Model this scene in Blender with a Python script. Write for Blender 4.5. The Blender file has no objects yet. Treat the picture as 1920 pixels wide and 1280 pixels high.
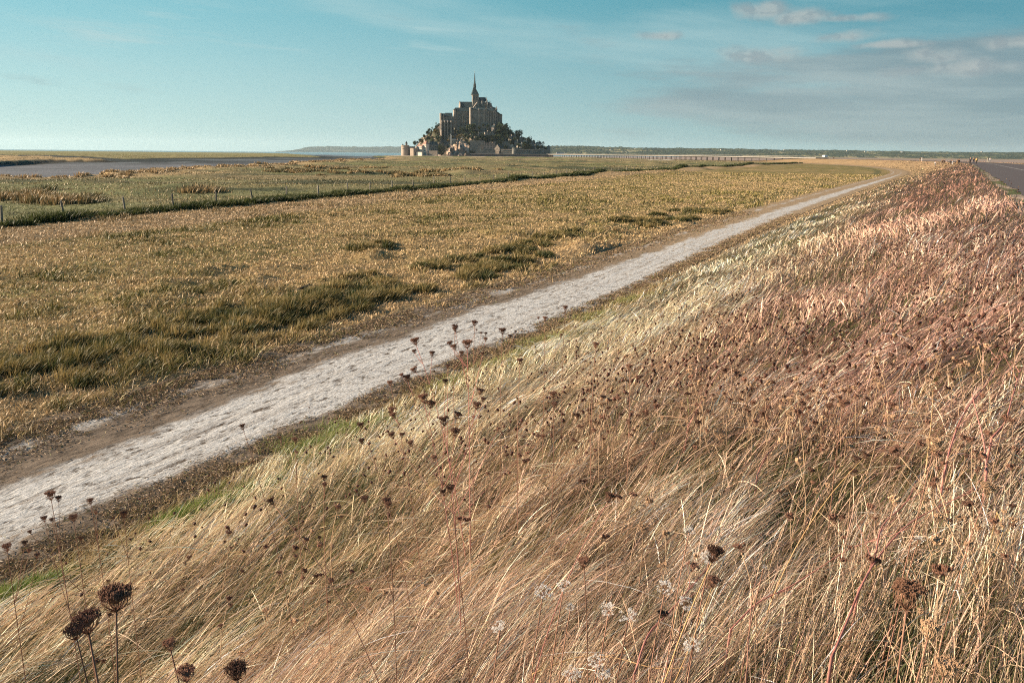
import bpy, math, random
import numpy as np
from mathutils import Vector, Matrix
random.seed(7); RNG = np.random.default_rng(11)
scene = bpy.context.scene; COL = scene.collection
PI = math.pi; R = math.radians

# ------------------------------------------------------------------ camera maths
F = 1493.0; PITCH = R(13.25); ROLL = R(0.54); EYE = 5.0
def ray(px, py):
    x = (px - 960) / F; y = (640 - py) / F
    c, s = math.cos(ROLL), math.sin(ROLL)
    x, y = c * x - s * y, s * x + c * y
    return (x, math.cos(PITCH) + y * math.sin(PITCH), -math.sin(PITCH) + y * math.cos(PITCH))
def at(px, py, z=0.0):
    r = ray(px, py); t = (z - EYE) / r[2]
    return (r[0] * t, r[1] * t)
def aty(px, py, Y):
    r = ray(px, py); t = Y / r[1]
    return (r[0] * t, Y, EYE + r[2] * t)

cam_d = bpy.data.cameras.new("camera"); cam = bpy.data.objects.new("camera", cam_d); COL.objects.link(cam)
cam_d.sensor_width = 36; cam_d.lens = 36 * F / 1920; cam_d.clip_start = 0.05; cam_d.clip_end = 90000
cam.matrix_world = Matrix.Translation((0, 0, EYE)) @ Matrix.Rotation(PI / 2 - PITCH, 4, 'X') @ Matrix.Rotation(ROLL, 4, 'Z')
scene.camera = cam

# ------------------------------------------------------------------ noise
_T = np.random.default_rng(3).random((256, 256))
def vnoise(x, y):
    x = np.asarray(x, float); y = np.asarray(y, float)
    xi = np.floor(x).astype(np.int64); yi = np.floor(y).astype(np.int64)
    fx = x - xi; fy = y - yi; fx = fx * fx * (3 - 2 * fx); fy = fy * fy * (3 - 2 * fy)
    a = _T[xi & 255, yi & 255]; b = _T[(xi + 1) & 255, yi & 255]
    c = _T[xi & 255, (yi + 1) & 255]; d = _T[(xi + 1) & 255, (yi + 1) & 255]
    return (a * (1 - fx) + b * fx) * (1 - fy) + (c * (1 - fx) + d * fx) * fy
def fbm(x, y, o=4):
    s = 0; a = .5; n = 0
    for i in range(o):
        s = s + a * vnoise(x + 17.3 * i, y - 9.1 * i); n += a; x = x * 2.03; y = y * 2.03; a *= .5
    return s / n
def sstep(a, b, x):
    t = np.clip((x - a) / (b - a), 0, 1); return t * t * (3 - 2 * t)
def lerp(a, b, t): return a + (b - a) * t

# ------------------------------------------------------------------ dyke frame (u = across, v = along)
AZ = R(28.8); SA, CA = math.sin(AZ), math.cos(AZ); VS = 215.0
def _center():
    P = [(VS * SA, VS * CA)]; h = AZ; s = 0
    while s < 640:
        k = R(28.0) / 470.0 * min(1, s / 60.0)
        h -= k * 2.0 * (1 if s < 520 else 0.2); x, y = P[-1]
        P.append((x + 2 * math.sin(h), y + 2 * math.cos(h))); s += 2
    return np.array(P)
CP = _center(); CT = np.gradient(CP, axis=0); CT /= np.linalg.norm(CT, axis=1)[:, None]
CPs = CP[::5]; CTs = CT[::5]
def uv(x, y):
    x = np.asarray(x, float); y = np.asarray(y, float)
    u = x * CA - y * SA; v = x * SA + y * CA
    m = v > VS
    if np.any(m):
        xm, ym = x[m], y[m]; U = np.empty_like(xm); V = np.empty_like(xm)
        for i in range(0, len(xm), 20000):
            dx = xm[i:i + 20000, None] - CPs[None, :, 0]; dy = ym[i:i + 20000, None] - CPs[None, :, 1]
            k = np.argmin(dx * dx + dy * dy, axis=1); j = np.arange(len(k))
            ddx = dx[j, k]; ddy = dy[j, k]; tx = CTs[k, 0]; ty = CTs[k, 1]
            U[i:i + 20000] = ddx * ty - ddy * tx; V[i:i + 20000] = VS + k * 10 + ddx * tx + ddy * ty
        u = u.copy(); v = v.copy(); u[m] = U; v[m] = V
    return u, v
def xy(u, v):
    u = np.asarray(u, float); v = np.asarray(v, float)
    k = np.clip(((v - VS) / 2), 0, len(CP) - 1); k0 = np.floor(k).astype(int); k1 = np.minimum(k0 + 1, len(CP) - 1); f = (k - k0)
    px = CP[k0, 0] * (1 - f) + CP[k1, 0] * f; py = CP[k0, 1] * (1 - f) + CP[k1, 1] * f
    tx = CT[k0, 0] * (1 - f) + CT[k1, 0] * f; ty = CT[k0, 1] * (1 - f) + CT[k1, 1] * f
    st = v <= VS
    return np.where(st, u * CA + v * SA, px + u * ty), np.where(st, -u * SA + v * CA, py - u * tx)
CREST = 3.45
FV = [0, 20, 60, 110, 250]; FU = [-9.1, -9.7, -11.2, -11.9, -13.0]
def foot(v): return np.interp(v, FV, FU)
def pathc(v): return np.interp(v, [0, 15, 30, 52, 80, 130, 250], [-10.95, -11.7, -12.15, -13.3, -14.2, -14.9, -15.8])
def pathw(v): return np.interp(v, [0, 5, 9, 15, 30, 45, 74, 120, 225, 300], [.75, .85, 1.05, 1.4, 1.4, 1.15, .95, .8, .5, .0])

# ------------------------------------------------------------------ land outlines (tops of the banks, on the marsh plane)
def PX(l): return [at(a, b) for a, b in l]
L1 = PX([(-330, 352), (-150, 338), (0, 331), (90, 331), (200, 327.5), (300, 317.5), (400, 313.5), (500, 309), (610, 302.5), (700, 299.5), (735, 296)]) + \
    [(-190, 1120), (-215, 1480), (-180, 1700), (0, 1850), (500, 2500), (900, 4200), (1400, 9000), (20000, 40000), (40000, -9000), (-2600, -3000)]
L2 = PX([(600, 294.5), (520, 293.8), (400, 295.5), (300, 296), (240, 298), (180, 293.8), (100, 291), (0, 289.6), (-200, 288)]) + \
    [(-2500, 900), (-5200, 2600), (-2600, 2900), (-1500, 2750), (-900, 2900)] + PX([(540, 288), (575, 290.5)])
L3 = PX([(195, 299.8), (100, 299), (0, 302), (-200, 306), (-200, 296), (0, 292.6), (100, 294.5), (170, 297)])
def sdist(poly, x, y):
    P = np.array(poly); Q = np.roll(P, -1, axis=0); d = np.full(x.shape, 1e12); ins = np.zeros(x.shape, bool)
    for (x0, y0), (x1, y1) in zip(P, Q):
        ex, ey = x1 - x0, y1 - y0; t = np.clip(((x - x0) * ex + (y - y0) * ey) / (ex * ex + ey * ey), 0, 1)
        d = np.minimum(d, (x - x0 - t * ex) ** 2 + (y - y0 - t * ey) ** 2)
        c = ((y0 > y) != (y1 > y)) & (x < (x1 - x0) * (y - y0) / (y1 - y0 + 1e-12) + x0)
        ins ^= c
    return np.where(ins, np.sqrt(d), -np.sqrt(d))
ISL = (-68.0, 1570.0)
def terrain(x, y, full=False, ns=True):
    x = np.asarray(x, float); y = np.asarray(y, float); sh = x.shape; x = x.ravel(); y = y.ravel()
    u, v = uv(x, y); rr = np.hypot(x, y)
    wob = (fbm(x / 18, y / 18, 3) - .5) * 14 * sstep(100, 200, rr)
    d1 = np.full(x.shape, 500.0); far = (u < -60) | (v > 500)
    d1[far] = sdist(L1, x[far], y[far]) + wob[far]
    d2 = np.full(x.shape, -5000.0); d2[far] = sdist(L2, x[far], y[far]) + wob[far]
    d3 = np.full(x.shape, -5000.0); d3[far] = sdist(L3, x[far], y[far]) + wob[far] * .6
    bed = -2.62 + .30 * (fbm(x / 60, y / 35, 3) - .45) - 3 * sstep(2300, 3400, rr)
    mud = np.where(d2 < 0, -.5 - 2.1 * np.clip(-d2 / 170, 0, 1), 0)
    mud = np.where((x > -460) & (y < 1300), mud, -9)
    base = np.maximum(bed, mud)
    k = np.maximum(np.maximum(sstep(-2.5, 1.0, d1), sstep(-5, 1, d2)), sstep(-3.5, 1, d3))
    z = lerp(base, 0.0, k)
    plain = k > .99
    ph = np.zeros(x.shape)
    if ns:
        ph = (fbm(x / 9, y / 9, 3) - .5) * .16 + (fbm(x / 1.3, y / 1.3, 3) - .5) * .20 * (rr < 260)
        marsh = sstep(-62, -80, u) * (rr < 1300)
        ph = ph + marsh * np.maximum(0, fbm(x / 16 + 5, y / 16, 3) - .52) * 3.0
        ph = ph + (np.abs(u + 18.4) < 9) * (v < 60) * 1.1 * np.maximum(0, fbm(x / 3.2 + 3, y / 3.2, 3) - .5) * sstep(-15.2, -17, u)
        ph = ph * sstep(-15.0 + 0, -16.2, u) * plain
    uf = foot(v)
    wd = (fbm(u * .5, v / 9, 2) - .5) * .5 * sstep(1.0, -1.5, u) * sstep(uf, uf + 2, u)
    t = np.clip((u - uf) / (1.7 - uf), 0, 1)
    hb = CREST * lerp(t, t * t * (3 - 2 * t), .45) * sstep(900, 700, v) * 1.0 + wd * (1 if ns else .0)
    right = sstep(31, 19, u) * .85 + .15
    hb = np.where(u > 1.7, CREST * right * sstep(900, 700, v) + (.05 * (fbm(x / 2, y / 2, 3) - .5) * ((u < 2.4) | (u > 15)) if ns else 0), hb)
    hb = np.where(v < -150, 0, hb)
    z = np.where((u > uf) & (v < 900), np.maximum(z, hb), z + ph)
    c = pathc(v); z = np.where((u - c > -3.5) & (u - c < 2.0) & (v < 850), -.03, z)
    z = np.where((u > 2.5) & (u < 14.9) & (v < 800), CREST * sstep(900, 700, v) - .03, z)
    z = z.reshape(sh)
    if full: return z, u.reshape(sh), v.reshape(sh), d1.reshape(sh), d2.reshape(sh), d3.reshape(sh)
    return z
def tz(x, y): return float(terrain(np.array([x]), np.array([y]))[0])
def hit(px, py, h=0.0):
    r = np.array(ray(px, py)); t = np.geomspace(.5, 1500, 900)
    X = r[0] * t; Y = r[1] * t; Z = EYE + r[2] * t; g = terrain(X, Y) + h
    i = int(np.argmax(Z < g)); return (X[i], Y[i], float(Z[i]))

# ------------------------------------------------------------------ objects helpers
def tag(o, label=None, cat=None, group=None, kind=None):
    if label: o["label"] = label
    if cat: o["category"] = cat
    if group: o["group"] = group
    if kind: o["kind"] = kind
    return o
def empty(name, loc=(0, 0, 0), rz=0, **k):
    o = bpy.data.objects.new(name, None); COL.objects.link(o); o.location = loc; o.rotation_euler[2] = rz
    o.empty_display_size = .2
    return tag(o, **k)
def npmesh(name, V, corners, counts, mat, parent=None, col=None, smooth=False, attrs=None):
    me = bpy.data.meshes.new(name); V = np.asarray(V, np.float32)
    me.vertices.add(len(V)); me.vertices.foreach_set("co", V.ravel())
    me.loops.add(len(corners)); me.loops.foreach_set("vertex_index", np.asarray(corners, np.int32))
    counts = np.asarray(counts, np.int32); me.polygons.add(len(counts))
    st = np.zeros(len(counts), np.int32); st[1:] = np.cumsum(counts)[:-1]
    me.polygons.foreach_set("loop_start", st)
    if smooth: me.polygons.foreach_set("use_smooth", np.ones(len(counts), bool))
    me.update(calc_edges=True)
    if col is not None:
        a = me.color_attributes.new("Col", 'FLOAT_COLOR', 'POINT')
        c = np.ones((len(V), 4), np.float32); c[:, :3] = col; a.data.foreach_set("color", c.ravel())
    for k, val in (attrs or {}).items():
        a = me.attributes.new(k, 'FLOAT', 'POINT'); a.data.foreach_set("value", np.asarray(val, np.float32))
    if mat: me.materials.append(mat)
    o = bpy.data.objects.new(name, me); COL.objects.link(o)
    if parent: o.parent = parent
    return o
class MB:
    def __init__(s): s.v = []; s.f = []
    def add(s, vs, fs):
        n = len(s.v); s.v += [tuple(p) for p in vs]; s.f += [tuple(i + n for i in f) for f in fs]; return s
    def box(s, x0, x1, y0, y1, z0, z1, rz=0, piv=None):
        vs = [(x, y, z) for z in (z0, z1) for x, y in ((x0, y0), (x1, y0), (x1, y1), (x0, y1))]
        if rz:
            cx, cy = piv or ((x0 + x1) / 2, (y0 + y1) / 2); c, q = math.cos(rz), math.sin(rz)
            vs = [(cx + (x - cx) * c - (y - cy) * q, cy + (x - cx) * q + (y - cy) * c, z) for x, y, z in vs]
        return s.add(vs, [(0, 3, 2, 1), (4, 5, 6, 7), (0, 1, 5, 4), (1, 2, 6, 5), (2, 3, 7, 6), (3, 0, 4, 7)])
    def gable(s, x0, x1, y0, y1, z0, z1, axis='x', hip=0.0):
        if axis == 'x':
            ym = (y0 + y1) / 2
            vs = [(x0, y0, z0), (x1, y0, z0), (x1, y1, z0), (x0, y1, z0), (x0 + hip, ym, z1), (x1 - hip, ym, z1)]
            fs = [(0, 3, 2, 1), (0, 1, 5, 4), (2, 3, 4, 5), (3, 0, 4), (1, 2, 5)]
        else:
            xm = (x0 + x1) / 2
            vs = [(x0, y0, z0), (x1, y0, z0), (x1, y1, z0), (x0, y1, z0), (xm, y0 + hip, z1), (xm, y1 - hip, z1)]
            fs = [(0, 3, 2, 1), (1, 2, 5, 4), (3, 0, 4, 5), (0, 1, 4), (2, 3, 5)]
        return s.add(vs, fs)
    def lathe(s, cx, cy, prof, n=16, sx=1, sy=1):
        vs = []; fs = []
        for r, z in prof:
            vs += [(cx + sx * r * math.cos(2 * PI * i / n), cy + sy * r * math.sin(2 * PI * i / n), z) for i in range(n)]
        for k in range(len(prof) - 1):
            fs += [(k * n + i, k * n + (i + 1) % n, (k + 1) * n + (i + 1) % n, (k + 1) * n + i) for i in range(n)]
        fs.append(tuple(range(n - 1, -1, -1))); fs.append(tuple((len(prof) - 1) * n + i for i in range(n)))
        return s.add(vs, fs)
    def tube(s, pts, rad, n=5):
        pts = [Vector(p) for p in pts]; vs = []; fs = []; m = len(pts)
        if not hasattr(rad, '__len__'): rad = [rad] * m
        for k, p in enumerate(pts):
            d = (pts[min(k + 1, m - 1)] - pts[max(k - 1, 0)]).normalized()
            a = d.cross(Vector((0.13, .97, .2))); a = a.normalized() if a.length > 1e-6 else Vector((1, 0, 0)); b = d.cross(a)
            vs += [tuple(p + rad[k] * (math.cos(2 * PI * i / n) * a + math.sin(2 * PI * i / n) * b)) for i in range(n)]
        for k in range(m - 1):
            fs += [(k * n + i, k * n + (i + 1) % n, (k + 1) * n + (i + 1) % n, (k + 1) * n + i) for i in range(n)]
        fs.append(tuple(range(n - 1, -1, -1))); fs.append(tuple((m - 1) * n + i for i in range(n)))
        return s.add(vs, fs)
    def blob(s, c, r, sq=(1, 1, 1), n=8, m=5, jit=.12):
        vs = [(c[0], c[1], c[2] - r * sq[2])]; fs = []
        for k in range(1, m):
            ph = -PI / 2 + PI * k / m
            for i in range(n):
                q = r * (1 + random.uniform(-jit, jit)); a = 2 * PI * i / n
                vs.append((c[0] + q * sq[0] * math.cos(ph) * math.cos(a), c[1] + q * sq[1] * math.cos(ph) * math.sin(a), c[2] + q * sq[2] * math.sin(ph)))
        vs.append((c[0], c[1], c[2] + r * sq[2])); t = len(vs) - 1
        for i in range(n):
            fs.append((0, 1 + (i + 1) % n, 1 + i)); b = 1 + (m - 2) * n; fs.append((b + i, b + (i + 1) % n, t))
            for k in range(m - 2): a = 1 + k * n; fs.append((a + i, a + (i + 1) % n, a + n + (i + 1) % n, a + n + i))
        return s.add(vs, fs)
    def octa(s, c, r, rz=1.0):
        x, y, z = c
        return s.add([(x - r, y, z), (x, y - r, z), (x + r, y, z), (x, y + r, z), (x, y, z - r * rz), (x, y, z + r * rz)],
                     [(0, 1, 5), (1, 2, 5), (2, 3, 5), (3, 0, 5), (1, 0, 4), (2, 1, 4), (3, 2, 4), (0, 3, 4)])
    def mesh(s, name, mat, smooth=False):
        me = bpy.data.meshes.new(name); me.from_pydata(s.v, [], s.f); me.update()
        if mat: me.materials.append(mat)
        if smooth: me.polygons.foreach_set("use_smooth", [True] * len(me.polygons))
        return me
    def build(s, name, mat, parent=None, smooth=False):
        o = bpy.data.objects.new(name, s.mesh(name, mat, smooth)); COL.objects.link(o)
        if parent: o.parent = parent
        return o
def copy_tree(o, parent=None):
    c = o.copy(); COL.objects.link(c)
    if parent: c.parent = parent
    for ch in list(o.children): copy_tree(ch, c)
    return c

# ------------------------------------------------------------------ materials
def nm(name):
    m = bpy.data.materials.new(name); m.use_nodes = True; nt = m.node_tree; nt.nodes.clear(); return m, nt
def N(nt, t, **k):
    n = nt.nodes.new(t)
    for a, b in k.items(): setattr(n, a, b)
    return n
def stone(name, c1, c2, scale=1.0, rough=.9, bump=.3, detail=6, spec=.2, rnd=0.0, bdist=.1, stretch=(1, 1, 1)):
    m, nt = nm(name); L = nt.links
    out = N(nt, 'ShaderNodeOutputMaterial'); b = N(nt, 'ShaderNodeBsdfPrincipled'); L.new(b.outputs[0], out.inputs[0])
    tc = N(nt, 'ShaderNodeTexCoord'); mp = N(nt, 'ShaderNodeMapping'); mp.inputs['Scale'].default_value = stretch
    L.new(tc.outputs['Object'], mp.inputs[0])
    n = N(nt, 'ShaderNodeTexNoise'); n.inputs['Scale'].default_value = scale; n.inputs['Detail'].default_value = detail; n.inputs['Roughness'].default_value = .65
    L.new(mp.outputs[0], n.inputs['Vector'])
    r = N(nt, 'ShaderNodeMapRange'); r.inputs[1].default_value = .3; r.inputs[2].default_value = .7; L.new(n.outputs[0], r.inputs[0])
    mx = N(nt, 'ShaderNodeMix', data_type='RGBA'); L.new(r.outputs[0], mx.inputs[0])
    mx.inputs[6].default_value = (*c1, 1); mx.inputs[7].default_value = (*c2, 1); src = mx.outputs[2]
    if rnd:
        oi = N(nt, 'ShaderNodeObjectInfo'); hs = N(nt, 'ShaderNodeHueSaturation'); mr = N(nt, 'ShaderNodeMapRange')
        mr.inputs[3].default_value = 1 - rnd; mr.inputs[4].default_value = 1 + rnd
        L.new(oi.outputs['Random'], mr.inputs[0]); L.new(mr.outputs[0], hs.inputs['Value']); L.new(src, hs.inputs['Color']); src = hs.outputs[0]
    L.new(src, b.inputs['Base Color']); b.inputs['Roughness'].default_value = rough; b.inputs['Specular IOR Level'].default_value = spec
    if bump:
        bp = N(nt, 'ShaderNodeBump'); bp.inputs['Strength'].default_value = bump; bp.inputs['Distance'].default_value = bdist
        L.new(n.outputs[0], bp.inputs['Height']); L.new(bp.outputs[0], b.inputs['Normal'])
    return m
def blademat(name, trans=.35, gain=1.0, nscale=0):
    m, nt = nm(name); L = nt.links; out = N(nt, 'ShaderNodeOutputMaterial')
    at_ = N(nt, 'ShaderNodeVertexColor', layer_name="Col")
    d = N(nt, 'ShaderNodeBsdfPrincipled'); d.inputs['Roughness'].default_value = .55; d.inputs['Specular IOR Level'].default_value = .25
    t = N(nt, 'ShaderNodeBsdfTranslucent'); mx = N(nt, 'ShaderNodeMixShader'); mx.inputs[0].default_value = trans
    L.new(at_.outputs[0], d.inputs['Base Color']); L.new(at_.outputs[0], t.inputs[0])
    L.new(d.outputs[0], mx.inputs[1]); L.new(t.outputs[0], mx.inputs[2]); L.new(mx.outputs[0], out.inputs[0])
    return m
def groundmat():
    m, nt = nm("ground_soil"); L = nt.links; out = N(nt, 'ShaderNodeOutputMaterial'); b = N(nt, 'ShaderNodeBsdfPrincipled')
    L.new(b.outputs[0], out.inputs[0]); b.inputs['Roughness'].default_value = .95; b.inputs['Specular IOR Level'].default_value = .1
    vc = N(nt, 'ShaderNodeVertexColor', layer_name="Col"); g = N(nt, 'ShaderNodeNewGeometry')
    fac = None
    vals = []
    for sc, lo, hi in ((6.0, .6, 1.45), (.9, .72, 1.28), (.09, .8, 1.2)):
        n = N(nt, 'ShaderNodeTexNoise'); n.inputs['Scale'].default_value = sc; n.inputs['Detail'].default_value = 5; n.inputs['Roughness'].default_value = .7
        L.new(g.outputs['Position'], n.inputs['Vector'])
        r = N(nt, 'ShaderNodeMapRange'); r.inputs[1].default_value = .3; r.inputs[2].default_value = .7; r.inputs[3].default_value = lo; r.inputs[4].default_value = hi
        L.new(n.outputs[0], r.inputs[0]); vals.append((n, r))
    a = N(nt, 'ShaderNodeMath', operation='MULTIPLY'); L.new(vals[0][1].outputs[0], a.inputs[0]); L.new(vals[1][1].outputs[0], a.inputs[1])
    a2 = N(nt, 'ShaderNodeMath', operation='MULTIPLY'); L.new(a.outputs[0], a2.inputs[0]); L.new(vals[2][1].outputs[0], a2.inputs[1])
    vm = N(nt, 'ShaderNodeVectorMath', operation='SCALE'); L.new(vc.outputs[0], vm.inputs[0]); L.new(a2.outputs[0], vm.inputs['Scale'])
    L.new(vm.outputs[0], b.inputs['Base Color'])
    bp = N(nt, 'ShaderNodeBump'); bp.inputs['Strength'].default_value = .8; bp.inputs['Distance'].default_value = .08; L.new(vals[0][0].outputs[0], bp.inputs['Height'])
    bp2 = N(nt, 'ShaderNodeBump'); bp2.inputs['Strength'].default_value = .6; bp2.inputs['Distance'].default_value = .3; L.new(vals[1][0].outputs[0], bp2.inputs['Height'])
    L.new(bp.outputs[0], bp2.inputs['Normal']); L.new(bp2.outputs[0], b.inputs['Normal'])
    return m
M = {}
M['ground'] = groundmat()
M['straw'] = blademat("dry_grass_blades", .12)
M['green'] = blademat("green_grass_blades", .3)
M['abbey'] = stone("abbey_granite", (.09, .097, .095), (.27, .255, .225), .2, bump=.3, bdist=.4)
M['abbey2'] = stone("pale_granite", (.20, .175, .15), (.38, .32, .27), .3, bump=.2, bdist=.3)
M['slate'] = stone("slate_roof", (.022, .04, .045), (.045, .065, .07), .6, rough=.6, bump=.2)
M['rooftile'] = stone("tile_roof", (.30, .17, .13), (.42, .26, .2), .6, bump=.2)
M['plaster'] = stone("pale_plaster", (.60, .52, .43), (.74, .66, .55), .25, bump=.1)
M['window'] = stone("dark_window", (.03, .03, .035), (.05, .05, .055), 1, rough=.3, bump=0, spec=.5)
M['rock'] = stone("island_rock", (.13, .10, .085), (.42, .33, .26), .12, bump=.7, bdist=2.0)
M['leaf'] = stone("tree_leaves", (.020, .034, .018), (.060, .072, .030), .35, bump=0, rnd=.45)
M['leafb'] = stone("autumn_leaves", (.075, .065, .025), (.16, .115, .045), .35, bump=0, rnd=.3)
M['bark'] = stone("tree_bark", (.06, .05, .04), (.12, .1, .08), 3)
M['wood'] = stone("weathered_post_wood", (.16, .14, .11), (.30, .27, .22), 6, rnd=.25, stretch=(3, 3, .6))
M['wire'] = stone("fence_wire", (.1, .1, .1), (.16, .15, .14), 5, bump=0)
M['head'] = stone("dry_seed_head", (.09, .042, .03), (.28, .15, .10), 60, rnd=.5, bump=.2, bdist=.002)
M['headmid'] = stone("brown_seed_head", (.19, .095, .06), (.38, .21, .135), 60, rnd=.2, bump=.2, bdist=.002)
M['headtan'] = stone("tan_seed_head", (.34, .20, .12), (.56, .38, .24), 60, rnd=.35, bump=.2, bdist=.002)
M['stem'] = stone("dry_plant_stem", (.20, .10, .07), (.34, .19, .13), 12, rnd=.35, bump=0)
M['redstem'] = stone("reddish_plant_stem", (.36, .13, .11), (.50, .25, .20), 5, rnd=.2, bump=0)
M['yelstem'] = stone("straw_plant_stem", (.45, .27, .12), (.62, .42, .22), 5, rnd=.2, bump=0)
M['floret'] = stone("white_florets", (.56, .52, .48), (.78, .73, .68), 80, rnd=.1, bump=0)
M['crow'] = stone("black_feathers", (.012, .012, .014), (.03, .03, .035), 30, rough=.5, bump=0)
M['concrete'] = stone("bridge_deck_concrete", (.24, .225, .21), (.34, .32, .29), .3)
M['pier'] = stone("bridge_pier_steel", (.07, .07, .08), (.12, .12, .13), .5)
M['white'] = stone("white_paint", (.75, .74, .72), (.82, .81, .8), 1, rough=.4, bump=0)

# ------------------------------------------------------------------ ground sheet
def grid():
    azf = np.linspace(R(-42), R(45), 760); az = np.concatenate([np.linspace(R(-180), R(-42), 46)[:-1], azf, np.linspace(R(45), R(180), 46)[1:]])
    rr = np.concatenate([[.02, .5], np.geomspace(1.0, 1800, 740), np.geomspace(1800, 25500, 80)[1:]])
    A, Q = np.meshgrid(az, rr); return Q * np.sin(A), Q * np.cos(A), len(az), len(rr)
def bankcol(u, v):
    n = fbm(u / 1.5, v / 3, 3)
    c = np.stack([lerp(.05, .12, n), lerp(.055, .09, n), lerp(.02, .04, n)], -1); return c
def C3(*c): return np.array(c)
def mixc(a, b, t): return a + (b - a) * t[..., None]
def gcolor(x, y, z, u, v, d1, d2, d3):
    rr = np.hypot(x, y); n1 = fbm(x / 22, y / 22, 4); n2 = fbm(x / 3.1, y / 3.1, 4); n3 = fbm(u / 2.0, v / 26, 3); n4 = fbm(x / 70 + 7, y / 70, 3)
    grn = C3(.165, .140, .050); tan = C3(.34, .235, .115); gold = C3(.36, .255, .13)
    t = np.clip((n1 - .35) * 1.6 + (n2 - .5) * .9 + (n3 - .5) * 1.2 + .15, 0, 1)
    far = sstep(40, 260, rr)
    c = mixc(np.broadcast_to(grn, x.shape + (3,)), tan, np.clip(t * (1 - .25 * far), 0, 1))
    # worn strip beside the fence and dark band along the path
    fe = fenceu(v); st = sstep(6, 3.0, np.abs(u - fe - 6.5))
    c = mixc(c, C3(.34, .235, .15), st * .6)
    c = mixc(c, C3(.085, .09, .04), sstep(1.6, .5, np.abs(u + 19.3 + .012 * v)) * sstep(30, 60, v) * .75)
    c = mixc(c, C3(.28, .20, .12), sstep(-19, -17, u) * .7)
    # marsh beyond the fence
    mz = sstep(-2, -7, u - fe)
    mg = mixc(np.broadcast_to(C3(.165, .162, .072), x.shape + (3,)), C3(.25, .19, .10), np.clip((fbm(x / 40, y / 16, 4) - .42) * 4, 0, 1))
    mg = mixc(mg, C3(.055, .065, .035), sstep(.60, .68, fbm(x / 30 + 4, y / 9, 3)) * .85)
    mg = mixc(mg, gold, sstep(26, 4, d1) * (d1 > -1) * sstep(140, 170, rr))
    mg = mixc(mg, C3(.33, .245, .14), sstep(500, 900, rr) * .55 * (d1 > 0))
    c = mixc(c, mg, mz)
    # green stripe and sand in front of the island
    c = mixc(c, C3(.12, .14, .045), sstep(930, 960, y) * sstep(1240, 1190, y) * (x > -330) * (x < 230) * .85)
    c = mixc(c, C3(.46, .35, .25), sstep(1190, 1240, y) * (d1 > 0) * sstep(500, 350, x))
    pm = sstep(900, 1000, y) * sstep(120, 200, x)
    c = mixc(c, C3(.29, .225, .20), pm * .8 * sstep(4000, 2500, y))
    e1 = ((x - 152) / 22) ** 2 + ((y - 830) / 55) ** 2
    c = mixc(c, C3(.55, .50, .40), sstep(1.1, .8, e1))
    # dyke
    uf = foot(v); bk = (u > uf - .4) & (v < 900)
    c = np.where(bk[..., None], bankcol(u, v), c)
    c = np.where((bk & (rr > 150))[..., None], mixc(c, C3(.29, .20, .11), sstep(150, 300, rr)), c)
    vg = (u > 1.9) & (u < 2.7) & (v < 900)
    dirt = np.broadcast_to(C3(.34, .265, .20), x.shape + (3,))
    c = np.where(vg[..., None], mixc(dirt, C3(.11, .12, .05), sstep(.46, .56, fbm(u * 1.2, v / 3.0, 3))), c)
    vr = (u > 14.5) & (v < 900); c = np.where(vr[..., None], C3(.36, .245, .13), c)
    c = np.where(((u > 26) & (v < 900))[..., None], C3(.15, .11, .085), c)
    # foot of the bank: dry litter
    c = mixc(c, C3(.24, .17, .105), sstep(.9, .2, np.abs(u - uf + .35)) * (v < 900))
    # far spread of land and far marsh
    c = mixc(c, C3(.25, .19, .13), sstep(2200, 3500, rr) * (d1 > 0) * .8)
    lm = sstep(0, 25, d2); c = mixc(c, mixc(np.broadcast_to(C3(.27, .22, .10), x.shape + (3,)), C3(.16, .165, .07), n4), (d2 > -3) * 1.0)
    c = mixc(c, gold, (d3 > 0) * 1.0)
    # banks and bed
    bedc = mixc(np.broadcast_to(C3(.19, .19, .205), x.shape + (3,)), C3(.095, .105, .115), fbm(x / 30, y / 12, 4))
    low = sstep(-.35, -.55, z) * (u < -30)
    c = mixc(c, bedc, low)
    cliff = sstep(-.12, -.35, z) * sstep(-2.3, -1.9, z) * ((d1 > -6) | (d3 > -8) | ((d2 > -7) & (x < -230))) * (u < -30)
    c = mixc(c, C3(.03, .028, .02), cliff * .95)
    md = sstep(3, -4, d2) * sstep(-150, -20, d2) * (d1 < -6) * (d3 < -6) * (y < 1400)
    c = mixc(c, mixc(np.broadcast_to(C3(.022, .028, .028), x.shape + (3,)), C3(.115, .13, .135), sstep(.45, .62, fbm(x / 20, y / 45, 3)) * sstep(-5, -40, d2)), md * .95)
    return np.clip(c, 0.01, 1)
FENP = [at(a, b) for a, b in ((0, 424), (123, 412), (236, 402), (325, 394), (473, 381), (597, 370), (735, 358.5), (845, 348.5), (900, 344), (1000, 335.5), (1100, 328.5), (1200, 322.5), (1300, 315.5), (1400, 309.6), (1480, 307.2))]
_fu, _fv = uv(np.array([p[0] for p in FENP]), np.array([p[1] for p in FENP]))
_fu = np.append(_fu, -20.0); _fv = np.append(_fv, 655.0)
def fenceu(v): return np.interp(v, _fv, _fu, left=_fu[0], right=-20.0)
gx, gy, nc, nr = grid()
gz, gu, gv, g1, g2, g3 = terrain(gx, gy, full=True)
gc = gcolor(gx, gy, gz, gu, gv, g1, g2, g3)
ii = np.arange(nr - 1)[:, None] * nc + np.arange(nc - 1)[None, :]
q = np.stack([ii, ii + 1, ii + nc + 1, ii + nc], -1).reshape(-1, 4)[:, ::-1]
o = npmesh("ground", np.stack([gx, gy, gz], -1).reshape(-1, 3), q.ravel(), np.full(len(q), 4), M['ground'], col=gc.reshape(-1, 3), smooth=True)
tag(o, kind="structure")

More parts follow.
